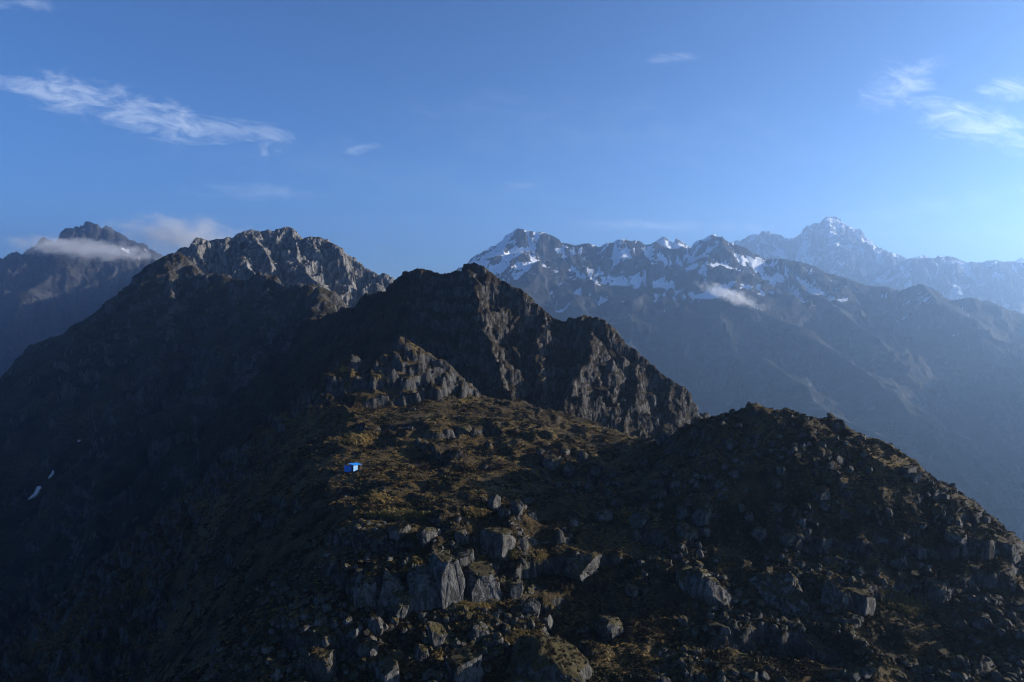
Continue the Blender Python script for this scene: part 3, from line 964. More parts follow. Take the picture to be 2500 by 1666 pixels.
# ---- the big rock walls and boulders one can tell apart  (crop, x, y, w, h, shape, turn, sink, label)
BIG = [
    (5, 915, 950, 160, 320, PLAIN[0], 0.55, 0.16, 'tall pale sunlit slab in the middle of the foreground rock wall'),
    (5, 1110, 995, 200, 210, PLAIN[1], 0.42, 0.16, 'squarish sunlit block at the right end of the foreground rock wall'),
    (5, 775, 930, 260, 300, BARE[2], 0.15, 0.18, 'dark upright rock face just left of the tall pale slab'),
    (5, 625, 910, 230, 280, BARE[3], -0.1, 0.20, 'shaded rock face between the two darkest pillars of the foreground wall'),
    (5, 480, 890, 230, 300, BARE[4], 0.2, 0.20, 'dark pillar at the left end of the foreground rock wall'),
    (5, 1010, 840, 110, 120, SHAPES['block'][0], 0.5, 0.25, 'small sunlit block perched above the gap in the foreground wall'),
    (5, 805, 712, 130, 120, SHAPES['block'][1], 0.6, 0.20, 'pale boulder sitting on the slope above the foreground wall'),
    (5, 650, 690, 150, 105, SHAPES['round'][0], 0.2, 0.25, 'low mossy-topped rock left of the pale boulder above the wall'),
    (5, 1000, 725, 100, 100, SHAPES['round'][1], 0.4, 0.25, 'rough rock on the grass right of the pale boulder above the wall'),
    (5, 645, 1100, 185, 150, BIGROUND[0], 0.5, 0.20, 'large rounded boulder with a pale right face at the foot of the dark pillars'),
    (5, 1225, 745, 190, 175, SHAPES['block'][2], 0.75, 0.20, 'leaning tall rock with a thin sunlit right edge on the mid slope'),
    (5, 515, 1235, 115, 135, BIGROUND[1], 0.4, 0.20, 'egg-shaped boulder among shrubs in the lower left rubble'),
    (5, 455, 1365, 140, 95, SHAPES['round'][2], 0.3, 0.22, 'wide oval boulder in the middle of the lower left rubble'),
    (5, 300, 1410, 95, 85, SHAPES['slab'][0], -0.5, 0.22, 'tilted flat slab of rock in the lower left rubble'),
    (5, 190, 1475, 200, 200, MOSSY[0], 0.3, 0.20, 'biggest mossy boulder near the bottom of the left rubble'),
    (5, 580, 1500, 150, 190, SHAPES['block'][3], 0.45, 0.20, 'tall rough boulder cut by the bottom edge below the oval boulder'),
    (5, 770, 1395, 110, 105, SHAPES['round'][3], 0.3, 0.22, 'round boulder with a bright base left of bottom centre'),
    (5, 865, 1285, 110, 185, SHAPES['slab'][1], 0.5, 0.20, 'jagged upright rock below the sunlit block of the wall'),
    (5, 1000, 1470, 200, 200, SHAPES['block'][4], 0.5, 0.20, 'broad split boulder at the bottom centre'),
    (5, 1520, 1460, 560, 330, MOSSY[1], 0.2, 0.30, 'huge grassy rock dome at the bottom right of centre'),
    (5, 1110, 1262, 120, 105, SHAPES['slab'][2], 0.3, 0.22, 'grey wedge of rock under the strip of yellow grass'),
    (5, 1312, 1030, 85, 120, SHAPES['block'][5], 0.5, 0.20, 'topmost of three rocks in a line right of the sunlit block'),
    (5, 1400, 1120, 110, 120, SHAPES['round'][4], 0.4, 0.20, 'middle one of three rocks in a line right of the sunlit block'),
    (5, 1490, 1215, 100, 120, SHAPES['round'][5], 0.4, 0.20, 'lowest of three rocks in a line right of the sunlit block'),
    (5, 1635, 580, 135, 135, BARE[0], 0.45, 0.20, 'broad pale boulder standing where the mid slope meets the knoll'),
    (5, 1820, 598, 95, 80, SHAPES['block'][0], 0.3, 0.22, 'squat boulder just right of the broad pale boulder'),
    (5, 2040, 620, 125, 95, SHAPES['round'][6], 0.4, 0.22, 'rounded dark boulder at the foot of the knoll'),
    (5, 1860, 1245, 170, 150, SHAPES['block'][1], 0.5, 0.22, 'rough boulder with a bright corner in the dark gully'),
    (5, 1710, 895, 230, 180, BIGROUND[2], 0.2, 0.22, 'big dark boulder hanging over the gully'),
    (5, 1530, 290, 130, 105, SHAPES['round'][0], 0.5, 0.22, 'biggest rounded rock on the rocky rib above the saddle'),
    (5, 1015, 112, 110, 55, SHAPES['round'][1], 0.2, 0.25, 'low rock on the grassy slope above the hut'),
    (6, 570, 940, 400, 300, CLIFF[0], 0.30, 0.30, 'wide rock cliff with a pale face under the right-hand ledge'),
    (6, 985, 985, 460, 320, CLIFF[1], -0.25, 0.30, 'dark sloping cliff right of the pale ledge cliff'),
    (6, 1285, 1050, 170, 170, SHAPES['round'][3], 0.2, 0.22, 'dark boulder at the right foot of the sloping cliff'),
    (6, 1430, 1090, 180, 155, SHAPES['block'][2], 0.5, 0.22, 'dark block with a bright right edge beside the yellow grass bank'),
    (6, 1385, 1200, 110, 70, SHAPES['round'][4], 0.3, 0.25, 'flat rock at the foot of the yellow grass bank'),
    (6, 1190, 480, 125, 100, SHAPES['block'][3], 0.3, 0.22, 'large dark boulder halfway up the knoll'),
    (6, 1980, 712, 120, 120, SHAPES['slab'][0], 0.6, 0.22, 'tilted slab boulder high on the right side of the knoll'),
    (6, 2265, 800, 140, 125, BARE[3], 0.5, 0.22, 'pale cubic boulder on the knoll skyline near the right edge'),
    (6, 1690, 345, 95, 65, SHAPES['block'][4], 0.4, 0.22, 'dark rock cap on the knoll skyline'),
    (6, 1735, 385, 60, 75, SHAPES['block'][5], 0.4, 0.22, 'pointed dark rock just below the rock cap on the knoll skyline'),
    (6, 1650, 870, 115, 115, SHAPES['round'][5], 0.4, 0.22, 'dark boulder in the scree on the lower knoll, right of the cliffs'),
    (6, 1890, 1050, 150, 125, BIGROUND[0], 0.3, 0.22, 'largest boulder on the lower right of the knoll'),
    (6, 425, 695, 125, 125, SHAPES['slab'][3], 0.4, 0.22, 'pointed boulder with a bright right flank at the left foot of the knoll'),
    (6, 520, 597, 105, 110, SHAPES['round'][6], 0.4, 0.22, 'faceted grey boulder above the pointed boulder on the knoll foot'),
    (6, 1015, 740, 110, 75, SHAPES['block'][0], 0.4, 0.22, 'squared boulder resting just above the right-hand ledge'),
    (6, 2135, 1212, 120, 100, SHAPES['round'][1], 0.3, 0.22, 'grey boulder low on the knoll near the right edge'),
    (6, 1205, 1385, 170, 110, SHAPES['slab'][1], 0.3, 0.25, 'flat lit rock in the dark heath at the lower right'),
]
for (cr, x, y, w_, h_, me, rz, sk, lab) in BIG:
    px, py = c5(x, y) if cr == 5 else c6(x, y)
    if me in BARE and w_ > 140:                      # rock walls reach down into the slope
        py, h_, sk = py + 0.22 * h_ * k5, h_ * 1.45, 0.42
    else:
        py, h_, sk = py + 0.08 * h_ * k5, h_ * 1.16, sk + 0.10
    boulder('boulder', px, py, w_ * k5, h_ * k5, lab, None, mesh=me, rz=rz, sink=sk, depth=1.0 if w_ > 150 else None, tilt=0.05)

# ---- smaller boulders, alike within their area
G_RUB = 'boulders of the lower left rubble'
G_RIB = 'rocks on the rib above the saddle'
G_KN = 'boulders strewn over the knoll'
G_FG = 'rocks in the dark lower right heath'
L_RUB = 'small angular grey boulder in the rubble at the lower left of the ridge'
L_RIB = 'small grey rock clustered between the hut slope and the knoll'
L_KN = 'small grey boulder strewn on the dark face of the right-hand knoll'
L_FG = 'small half-buried rock in the dark heath at the lower right'
for (x, y, w_, h_) in [(100, 1080, 60, 40), (95, 1112, 65, 45), (40, 1230, 65, 75), (100, 1265, 35, 60), (185, 1185, 55, 55), (325, 1180, 45, 42), (395, 1040, 65, 55), (400, 985, 50, 42), (490, 1035, 45, 42), (350, 910, 55, 42),
                       (20, 1310, 40, 40), (210, 1345, 55, 52), (260, 1320, 45, 42), (360, 1300, 65, 45), (15, 1490, 45, 75), (90, 1420, 45, 40), (620, 1220, 50, 60), (780, 1180, 55, 55), (740, 1030, 45, 70), (700, 1290, 40, 35),
                       (420, 1470, 55, 45), (390, 1540, 60, 50), (700, 1540, 60, 50), (820, 1530, 110, 75), (925, 1340, 60, 60), (680, 1400, 35, 30), (150, 1240, 35, 35), (270, 1210, 45, 40), (460, 1120, 55, 40), (590, 1060, 40, 40),
                       (-40, 1240, 60, 45), (-60, 1330, 55, 45), (-30, 1400, 50, 55), (-100, 1450, 60, 50), (-70, 1530, 70, 60), (330, 1480, 40, 35), (540, 1420, 40, 40), (1060, 1390, 45, 30), (1150, 1490, 50, 45)]:
    boulder('boulder', *c5(x, y), w_ * k5, h_ * k5, L_RUB, G_RUB, kind=rnd.choice(('round', 'slab', 'block', 'slab')), tilt=0.55)
for (x, y, w_, h_) in [(1700, 270, 70, 95), (1620, 345, 80, 100), (1655, 430, 55, 75), (1740, 450, 65, 70), (1840, 475, 60, 65), (1770, 350, 60, 60), (1200, 530, 100, 120), (1320, 555, 80, 110), (1250, 592, 65, 75), (1405, 602, 55, 55),
                       (1385, 520, 55, 65), (1480, 355, 45, 40), (1560, 430, 50, 45), (1500, 410, 45, 50), (1890, 370, 50, 45), (1880, 425, 55, 45), (1600, 240, 60, 50), (1460, 240, 50, 40), (1130, 520, 50, 40), (1640, 470, 45, 40),
                       (1590, 690, 40, 40), (1810, 548, 45, 48), (1900, 540, 100, 60), (2010, 505, 70, 50), (2130, 500, 70, 60), (2185, 350, 70, 60), (2130, 420, 80, 70), (1140, 330, 40, 30)]:
    boulder('boulder', *c5(x, y), w_ * k5, h_ * k5, L_RIB, G_RIB, kind=rnd.choice(('round', 'block', 'round')), tilt=0.25)
KN = [(300, 350, 75, 65), (265, 490, 75, 85), (520, 455, 75, 55), (405, 595, 75, 85), (525, 705, 65, 75), (585, 620, 40, 50), (735, 565, 45, 85), (780, 610, 45, 75), (840, 710, 95, 95), (950, 560, 65, 55),
      (1220, 548, 60, 70), (1350, 495, 55, 65), (1512, 620, 25, 55), (1585, 590, 40, 75), (1290, 285, 65, 75), (1415, 305, 35, 42), (1440, 262, 30, 42), (1780, 665, 55, 75), (1760, 815, 85, 85), (1880, 600, 75, 65),
      (1080, 640, 65, 85), (1060, 265, 40, 40), (680, 200, 75, 75), (640, 330, 45, 45), (1195, 200, 55, 45), (1550, 985, 55, 55), (1420, 940, 45, 45), (1660, 962, 55, 55), (1290, 930, 45, 50), (1230, 872, 65, 65),
      (1160, 360, 55, 45), (960, 352, 55, 55), (1340, 910, 45, 50), (2000, 1240, 45, 55), (2210, 1080, 45, 38), (2150, 1015, 38, 35), (2080, 910, 45, 45), (1950, 830, 45, 65), (2290, 960, 40, 40), (2285, 1005, 45, 40),
      (610, 420, 60, 60), (450, 420, 50, 50), (350, 430, 60, 60), (560, 390, 55, 55), (470, 130, 55, 60), (290, 150, 90, 110), (1590, 415, 50, 40), (1360, 340, 45, 45), (1720, 570, 35, 50), (1640, 715, 40, 40)]
for (x, y, w_, h_) in KN:
    boulder('boulder', *c6(x, y), w_ * k5, h_ * k5, L_KN, G_KN, kind=rnd.choice(('round', 'slab', 'block', 'slab')), tilt=0.55)
n_extra = 0
while n_extra < 85:
    x, y = rnd.uniform(250, 2340), rnd.uniform(120, 1200)
    lo_y = np.interp(x, [250, 700, 1100, 1500, 1900, 2340], [190, 110, 175, 350, 600, 960])
    hi_y = np.interp(x, [250, 780, 1200, 1600, 2340], [700, 740, 860, 1060, 1260])
    if not (lo_y < y < hi_y) or perlin(np.array([x / 260.0]), np.array([y / 200.0]))[0] < rnd.uniform(-0.5, 0.25) - 0.25 * (y > lo_y + 250):
        continue
    s_ = 15 + 55 * rnd.random() ** 2.2
    boulder('boulder', *c6(x, y), s_ * k5 * rnd.uniform(0.8, 1.3), s_ * k5, L_KN, G_KN, kind=rnd.choice(('round', 'slab', 'block', 'slab')), tilt=0.6)
    n_extra += 1
for (x, y, w_, h_) in [(1130, 1330, 100, 60), (1290, 1440, 70, 45), (560, 1250, 110, 60), (480, 1390, 60, 40), (1700, 1450, 120, 60), (1750, 1500, 90, 50), (400, 1210, 60, 60), (110, 1040, 90, 90), (20, 1280, 70, 80), (620, 1520, 60, 70),
                       (900, 1490, 60, 40), (1420, 1400, 70, 40), (2300, 1430, 70, 50), (1650, 1530, 80, 55), (1010, 1230, 60, 35), (300, 1480, 50, 40), (1900, 1400, 60, 35), (2100, 1330, 70, 40)]:
    boulder('boulder', *c6(x, y), w_ * k5, h_ * k5, L_FG, G_FG, kind=rnd.choice(('round', 'slab')), tilt=0.2, sink=0.3)

# ---- every small boulder is told apart by the nearest landmark rock: side and order of nearness
def project(v):
    x, y, z = v
    f_ = y * CP - z * SP
    return 1250 + F * x / f_, 833 - F * (y * SP + z * CP) / f_


LM = ['tall pale slab', 'sunlit wall-end block', 'dark face beside the pale slab', 'shaded wall face', 'leftmost wall pillar', 'perched gap block', 'pale boulder above the wall', 'mossy-topped rock above the wall',
      'rough grass rock above the wall', 'large pale-faced boulder', 'leaning bright-edged rock', 'egg-shaped boulder', 'wide oval boulder', 'tilted rubble slab', 'biggest mossy boulder', 'tall bottom-edge boulder',
      'bright-based boulder', 'jagged upright rock', 'broad split boulder', 'huge grassy dome', 'grey wedge rock', 'upper rock of the line of three', 'middle rock of the line of three', 'lowest rock of the line of three',
      'broad pale saddle boulder', 'squat saddle boulder', 'dark knoll-foot boulder', 'bright-cornered gully boulder', 'overhanging gully boulder', 'biggest rib rock', 'low rock above the hut',
      'pale ledge cliff', 'dark sloping cliff', 'dark cliff-foot boulder', 'block by the yellow bank', 'flat rock by the yellow bank', 'dark mid-knoll boulder', 'tilted knoll slab', 'pale skyline cube', 'skyline rock cap',
      'pointed skyline rock', 'dark scree boulder', 'largest lower knoll boulder', 'pointed knoll-foot boulder', 'faceted knoll-foot boulder', 'squared ledge boulder', 'right-edge knoll boulder', 'flat lit heath rock']
assert len(LM) == len(BIG)
allb = [o_ for o_ in scene.objects if o_.name.startswith('boulder')]
bigs, smalls = [o_ for o_ in allb if 'group' not in o_], [o_ for o_ in allb if 'group' in o_]
bp_ = [project(o_.location) for o_ in bigs]
SIDES = ['right of', 'below right of', 'below', 'below left of', 'left of', 'above left of', 'above', 'above right of']
ORD = ['nearest', 'second nearest', 'third nearest', 'fourth nearest', 'fifth nearest', 'sixth nearest', 'seventh nearest', 'eighth nearest', 'ninth nearest', 'tenth nearest', 'eleventh nearest', 'twelfth nearest'] + ['%dth nearest' % k for k in range(13, 60)]
cells = {}
for o_ in smalls:
    q = project(o_.location)
    ds = [math.hypot(q[0] - b_[0], q[1] - b_[1]) for b_ in bp_]
    k = int(np.argmin(ds))
    sec = int(round(math.atan2(q[1] - bp_[k][1], q[0] - bp_[k][0]) / (math.pi / 4))) % 8
    cells.setdefault((k, sec), []).append((ds[k], o_))
for (k, sec), lst in cells.items():
    lst.sort(key=lambda t: t[0])
    for i, (_, o_) in enumerate(lst):
        nm = ORD[i] + ' ' if len(lst) > 1 else ''
        o_['label'] = ('%ssmall grey boulder %s the %s' % (nm, SIDES[sec], LM[k]))

# ------------------------------------------------------------------ the blue hut
def plain_mat(name, col, rough=0.6, var=0.15, scale=2.0):
    m, n, b = new_mat(name)
    tc = n.add('ShaderNodeTexCoord')
    nz = n.noise(tc.outputs['Object'], scale, 5, 0.6)
    n.link(n.mix(n.ramp(nz, 0.3, 0.7), tuple(c * (1 - var) for c in col), tuple(min(1, c * (1 + var)) for c in col)), b.inputs['Base Color'])
    b.inputs['Roughness'].default_value = rough
    b.inputs['Specular IOR Level'].default_value = 0.4
    return m


M_BLUE = plain_mat('blue_painted_sheet', (0.012, 0.17, 0.54), 0.5)
M_BLUE_SUNLIT = plain_mat('sunlit_blue_sheet', (0.27, 0.48, 0.70), 0.5, 0.12)  # the hut's blue made paler: sunlight put into the wall colour
M_WOOD = plain_mat('bare_wood_post', (0.36, 0.20, 0.13), 0.8)
M_INTERIOR_SHADE = plain_mat('interior_shade', (0.05, 0.035, 0.025), 0.8)  # dark tone standing in for the shade inside the hut


def bm_box(bm, lo, hi):
    ret = bmesh.ops.create_cube(bm, size=1.0)['verts']
    for v in ret:
        v.co = Vector([lo[i] + (v.co[i] + 0.5) * (hi[i] - lo[i]) for i in range(3)])
    return ret


def corrugated(bm, p0, p1, z0, z1, out, pitch=0.11, amp=0.012):
    """upright ribbed sheet from p0 to p1 (x, y), bulging along out, with a second skin behind it"""
    p0, p1 = Vector((*p0, 0)), Vector((*p1, 0))
    L = (p1 - p0).length
    nseg = max(4, int(L / pitch * 4))
    for off in (0.0, -0.03):
        prev = None
        for i in range(nseg + 1):
            t = i / nseg
            c = p0.lerp(p1, t) + Vector((*out, 0)) * (off + amp * math.sin(t * L / pitch * 2 * math.pi))
            za, zb = z1 if isinstance(z1, tuple) else (z1, z1)
            a = bm.verts.new((c.x, c.y, z0))
            b = bm.verts.new((c.x, c.y, za + (zb - za) * t))
            if prev:
                bm.faces.new((prev[0], a, b, prev[1]))
            prev = (a, b)


hp = hit(863, 1152)
hut = bpy.data.objects.new('hut', None)
scene.collection.objects.link(hut)
U_ = hp[1] / F                       # metres per photograph pixel at the hut
hut.location = (hp[0], hp[1], hp[2] - 0.05)
hut.rotation_euler = (0, 0, R(42))
tag(hut, 'small bright blue hut with a flat roof and one porch post on the grassy shelf', 'hut')
# local axes: +x runs back to the right along the sunlit side, +y runs back to the left
HT = 15.0 * U_
W1 = 9.0 * U_ / math.cos(R(42))      # sunlit wall
SD = 2.35                            # depth of the shed
bm = bmesh.new()
corrugated(bm, (0, 0), (W1, 0), -0.15, HT, (0, -1))
obj('wall', bm, M_BLUE_SUNLIT, hut)['label'] = 'pale sunlit right wall of the hut'
bm = bmesh.new()
corrugated(bm, (W1, 0.02), (W1, SD), -0.15, HT, (1, 0))
obj('wall', bm, M_BLUE, hut)
bm = bmesh.new()
corrugated(bm, (0.0, SD), (W1, SD), -0.15, HT, (0, 1))
obj('wall', bm, M_BLUE, hut)
bm = bmesh.new()
corrugated(bm, (0, 1.05), (0, SD), -0.15, HT, (-1, 0))
obj('wall', bm, M_BLUE, hut)
bm = bmesh.new()
bm_box(bm, (-0.06, -0.03, -0.15), (0.04, 0.09, HT))
obj('corner_post', bm, M_BLUE, hut)
bm = bmesh.new()
bm_box(bm, (-0.05, 0.95, -0.15), (0.05, 1.05, HT))
dfm = obj('door_frame', bm, M_WOOD, hut)
bm = bmesh.new()
bm_box(bm, (0.45, 0.15, -0.15), (0.5, 0.95, HT * 0.9))  # dark board put in for the shade within the opening
obj('shade_board', bm, M_INTERIOR_SHADE, hut)['label'] = 'dark board added for the shaded interior behind the opening'
# roof: one ribbed sheet, tipped a little to the right, overhanging the porch
bm = bmesh.new()
xa, xb, ya, yb = -0.22, 2.75, -0.28, SD + 0.2
nn_ = 64
prev = None
for sgn in (0.0, -0.035):
    prev = None
    for i in range(nn_ + 1):
        t = i / nn_
        y_ = ya + t * (yb - ya)
        dz = 0.014 * math.sin(y_ / 0.12 * 2 * math.pi) + sgn
        a = bm.verts.new((xa, y_, HT + 0.24 + dz))
        b = bm.verts.new((xb, y_, HT + 0.04 + dz))
        if prev:
            bm.faces.new((prev[0], prev[1], b, a))
        prev = (a, b)
roof = obj('roof', bm, M_BLUE, hut)
for y_ in (0.05, SD * 0.5, SD - 0.05):
    bm = bmesh.new()
    bm_box(bm, (xa + 0.05, y_ - 0.04, -0.05), (xb - 0.05, y_ + 0.04, 0.05))
    for v in bm.verts:
        v.co.z += HT + 0.24 - 0.085 - 0.2 * (v.co.x - xa) / (xb - xa)
    obj('rafter', bm, M_WOOD, roof)
for y_ in (0.02, SD - 0.1):
    bm = bmesh.new()
    bm_box(bm, (2.5, y_, -0.5), (2.59, y_ + 0.09, HT - 0.02))
    obj('porch_post', bm, M_WOOD, hut)
# screen panel standing to the left, facing the camera
ang = -R(42) - R(6)
ca, sa = math.cos(ang), math.sin(ang)
s0 = Vector((-0.42, 0.55))
s1 = s0 + Vector((-ca, -sa)) * 2.15
s0 = (s0.x, s0.y)
s1 = (s1.x, s1.y)
bm = bmesh.new()
corrugated(bm, s1, s0, -0.15, (HT * 1.03, HT * 0.97), (sa * 1.0, -ca * 1.0))
obj('screen_panel', bm, M_BLUE, hut)['label'] = 'shaded dark blue sheet screen left of the hut opening'
for q in (s0, s1):
    bm = bmesh.new()
    bm_box(bm, (q[0] - 0.04, q[1] + 0.05, -0.3), (q[0] + 0.04, q[1] + 0.13, HT * 0.98))
    obj('screen_post', bm, M_WOOD, hut)

# ------------------------------------------------------------------ steps on the slope, trail by the hut, old snow
m_step = plain_mat('step_stone', (0.09, 0.08, 0.07), 0.9)
sr = bpy.data.objects.new('hillside_steps', None)
scene.collection.objects.link(sr)
pA, pB = hit(1250, 1278), hit(1338, 1324)
sr.location = pA
tag(sr, 'row of rough steps running down the grassy slope below the mid-slope rocks', 'steps')
NS = 16
for i in range(NS):
    t = i / (NS - 1)
    q = pA + (pB - pA) * t
    q[2] = float(ground_z(np.array(q[0]), np.array(q[1])))
    bm = bmesh.new()
    vs = bm_box(bm, (-0.55, -0.16, -0.2), (0.55, 0.16, 0.10))
    bmesh.ops.bevel(bm, geom=bm.edges[:], offset=0.03, segments=1, affect='EDGES')
    o = obj('step', bm, m_step, sr)
    o.location = Vector(q) - Vector(pA)
    o.rotation_euler = (0, rnd.uniform(-0.06, 0.06), R(40) + rnd.uniform(-0.12, 0.12))

m_trail, nt_, bt_ = new_mat('trodden_earth')
gt = nt_.add('ShaderNodeNewGeometry')
nt_.link(nt_.mix(nt_.noise(gt.outputs['Position'], 1.5, 5, 0.7), (0.018, 0.014, 0.009), (0.05, 0.038, 0.02)), bt_.inputs['Base Color'])
tr = [hit(*p_) for p_ in ((884, 1142), (893, 1136), (902, 1127), (908, 1119), (914, 1112), (922, 1106), (940, 1100), (965, 1092))]
bm = bmesh.new()
prev = None
for i, q in enumerate(tr):
    q2 = tr[min(i + 1, len(tr) - 1)] - tr[max(i - 1, 0)]
    side = Vector((-q2[1], q2[0], 0)).normalized() * 0.28
    l, r_ = Vector(q) + side, Vector(q) - side
    for v in (l, r_):
        v.z = float(ground_z(np.array(v.x), np.array(v.y))) + 0.07
    a, b = bm.verts.new(l), bm.verts.new(r_)
    if prev:
        bm.faces.new((prev[0], prev[1], b, a))
    prev = (a, b)
o = obj('footpath', bm, m_trail)
tag(o, 'thin dark trodden path climbing from the hut over the grass', 'path', None, 'structure')

m_snow, ns_, bs_ = new_mat('old_snow')
_t = ns_.add('ShaderNodeNewGeometry')
ns_.link(ns_.mix(ns_.noise(_t.outputs['Position'], 0.5, 5, 0.7), (0.16, 0.15, 0.14), (0.62, 0.64, 0.68)), bs_.inputs['Base Color'])
for (pts, lab) in [([(70, 1222), (78, 1214), (84, 1208), (88, 1200), (92, 1192), (100, 1190), (103, 1192), (99, 1199), (95, 1205), (92, 1211), (86, 1214), (80, 1218)], 'largest white streak of old snow low on the dark left flank'),
                   ([(119, 1171), (123, 1164), (128, 1157), (130, 1151), (133, 1153), (132, 1159), (126, 1166)], 'small snow streak just above the largest one on the dark flank'),
                   ([(190, 1081), (194, 1077), (198, 1076), (195, 1079)], 'tiniest snow fleck high on the dark left flank')]:
    c0 = hit(sum(p_[0] for p_ in pts) / len(pts), sum(p_[1] for p_ in pts) / len(pts), SHOULDER_G, 340, 950)
    bm = bmesh.new()
    top, bot = [], []
    for p_ in pts:
        q = hit(p_[0], p_[1], SHOULDER_G, 340, 950)
        if abs(q[1] - c0[1]) > 60:
            q = at(p_[0], p_[1], c0[1])
        q = Vector(q)
        top.append(bm.verts.new(q - Vector(c0) + Vector((0, -0.9, 1.1))))
        bot.append(bm.verts.new(q - Vector(c0) + Vector((0, 0.5, -0.8))))
    bm.faces.new(top)
    for i in range(len(top)):
        j = (i + 1) % len(top)
        bm.faces.new((top[i], bot[i], bot[j], top[j]))
    bmesh.ops.recalc_face_normals(bm, faces=bm.faces)
    o = obj('snow_patch', bm, m_snow)
    o.location = c0
    tag(o, lab, 'snow patch', 'old snow on the left flank')

# ------------------------------------------------------------------ ground cover: heath shrubs, dry grass, loose stones (uncountable)
def leaf_mat(name, cols, rough=0.85):
    m, n, b = new_mat(name)
    inf = n.add('ShaderNodeObjectInfo')
    geo = n.add('ShaderNodeNewGeometry')
    big = n.noise(geo.outputs['Position'], 0.07, 4, 0.6)
    c = n.mix(n.ramp(inf.outputs['Random'], 0.1, 0.9, smooth=False), cols[0], cols[1])
    c = n.mix(n.ramp(big, 0.45, 0.62), c, cols[2])
    n.link(c, b.inputs['Base Color'])
    b.inputs['Roughness'].default_value = rough
    return m


M_HEATH = leaf_mat('heath_leaves', ((0.012, 0.0085, 0.0045), (0.048, 0.031, 0.013), (0.028, 0.028, 0.011)))
M_STRAW = leaf_mat('dry_grass_blades', ((0.17, 0.115, 0.04), (0.28, 0.20, 0.075), (0.15, 0.12, 0.04)))
M_TURF = leaf_mat('short_turf', ((0.11, 0.072, 0.022), (0.27, 0.175, 0.05), (0.14, 0.10, 0.03)))

PROTO = bpy.data.collections.new('ground_cover_shapes')


def proto(name, me):
    o = bpy.data.objects.new(name, me)
    PROTO_cur.objects.link(o)
    return o


def shrub_mesh(seed, nleaf, mat, flat=0.6, leaf=0.13):
    r_ = np.random.default_rng(seed)
    vs, fs = [], []
    for i in range(nleaf):
        d = r_.normal(size=3)
        d[2] = abs(d[2])
        d /= np.linalg.norm(d)
        rad = r_.uniform(0.55, 1.0) * (0.85 + 0.3 * math.sin(3 * math.atan2(d[1], d[0]) + seed))
        c = d * rad * np.array([0.5, 0.5, 0.5 * flat])
        u = r_.normal(size=3)
        u /= np.linalg.norm(u)
        v = np.cross(u, r_.normal(size=3))
        v /= np.linalg.norm(v) + 1e-9
        s = leaf * r_.uniform(0.6, 1.3)
        k = len(vs)
        vs += [c - u * s, c + v * s * 0.6, c + u * s, c - v * s * 0.6]
        fs.append((k, k + 1, k + 2, k + 3))
    me = bpy.data.meshes.new('heath_shrub')
    me.from_pydata([tuple(v) for v in vs], [], fs)
    me.materials.append(mat)
    return me


def tuft_mesh(seed, nb, mat, hgt=0.5):
    r_ = np.random.default_rng(seed)
    vs, fs = [], []
    for i in range(nb):
        a = r_.uniform(0, 6.28)
        b0 = np.array([math.cos(a), math.sin(a), 0]) * r_.uniform(0, 0.22)
        lean = np.array([math.cos(a), math.sin(a), 0]) * r_.uniform(0.1, 0.45) + np.array([0, 0, 1]) * r_.uniform(0.5, 1.0)
        side = np.array([-math.sin(a + r_.uniform(-1, 1)), math.cos(a), 0]) * 0.045
        k = len(vs)
        vs += [b0 - side, b0 + side, b0 + lean * hgt * 0.6 + side * 0.7, b0 + lean * hgt + np.array([0, 0, -0.05])]
        fs.append((k, k + 1, k + 2, k + 3))
    me = bpy.data.meshes.new('grass_tuft')
    me.from_pydata([tuple(v) for v in vs], [], fs)
    me.materials.append(mat)
    return me


def scatter(name, meshes, pts, scl, rot, label, cat):
    col = bpy.data.collections.new(name + '_shapes')
    for i, me in enumerate(meshes):
        col.objects.link(bpy.data.objects.new(name + '_shape', me))
    me = bpy.data.meshes.new(name)
    n_p = len(pts)
    me.vertices.add(n_p)
    me.vertices.foreach_set('co', np.asarray(pts, dtype=np.float32).reshape(-1))
    me.attributes.new('scl', 'FLOAT_VECTOR', 'POINT').data.foreach_set('vector', np.asarray(scl, dtype=np.float32).reshape(-1))
    me.attributes.new('rot', 'FLOAT_VECTOR', 'POINT').data.foreach_set('vector', np.asarray(rot, dtype=np.float32).reshape(-1))
    me.attributes.new('pick', 'INT', 'POINT').data.foreach_set('value', rng.integers(0, len(meshes), n_p).astype(np.int32))
    o = bpy.data.objects.new(name, me)
    scene.collection.objects.link(o)
    ng = bpy.data.node_groups.new(name + '_scatter', 'GeometryNodeTree')
    ng.interface.new_socket('Geometry', in_out='INPUT', socket_type='NodeSocketGeometry')
    ng.interface.new_socket('Geometry', in_out='OUTPUT', socket_type='NodeSocketGeometry')
    N = ng.nodes
    gi, go = N.new('NodeGroupInput'), N.new('NodeGroupOutput')
    ci = N.new('GeometryNodeCollectionInfo')
    ci.inputs['Collection'].default_value = col
    ci.inputs['Separate Children'].default_value = True
    ci.inputs['Reset Children'].default_value = True
    ip = N.new('GeometryNodeInstanceOnPoints')
    ip.inputs['Pick Instance'].default_value = True

    def na(nm, typ):
        nd = N.new('GeometryNodeInputNamedAttribute')
        nd.data_type = typ
        nd.inputs['Name'].default_value = nm
        return nd.outputs['Attribute']
    L = ng.links.new
    L(gi.outputs[0], ip.inputs['Points'])
    L(ci.outputs[0], ip.inputs['Instance'])
    L(na('pick', 'INT'), ip.inputs['Instance Index'])
    L(na('scl', 'FLOAT_VECTOR'), ip.inputs['Scale'])
    L(na('rot', 'FLOAT_VECTOR'), ip.inputs['Rotation'])
    L(ip.outputs[0], go.inputs[0])
    md = o.modifiers.new('scatter', 'NODES')
    md.node_group = ng
    tag(o, label, cat, None, 'stuff')
    return o


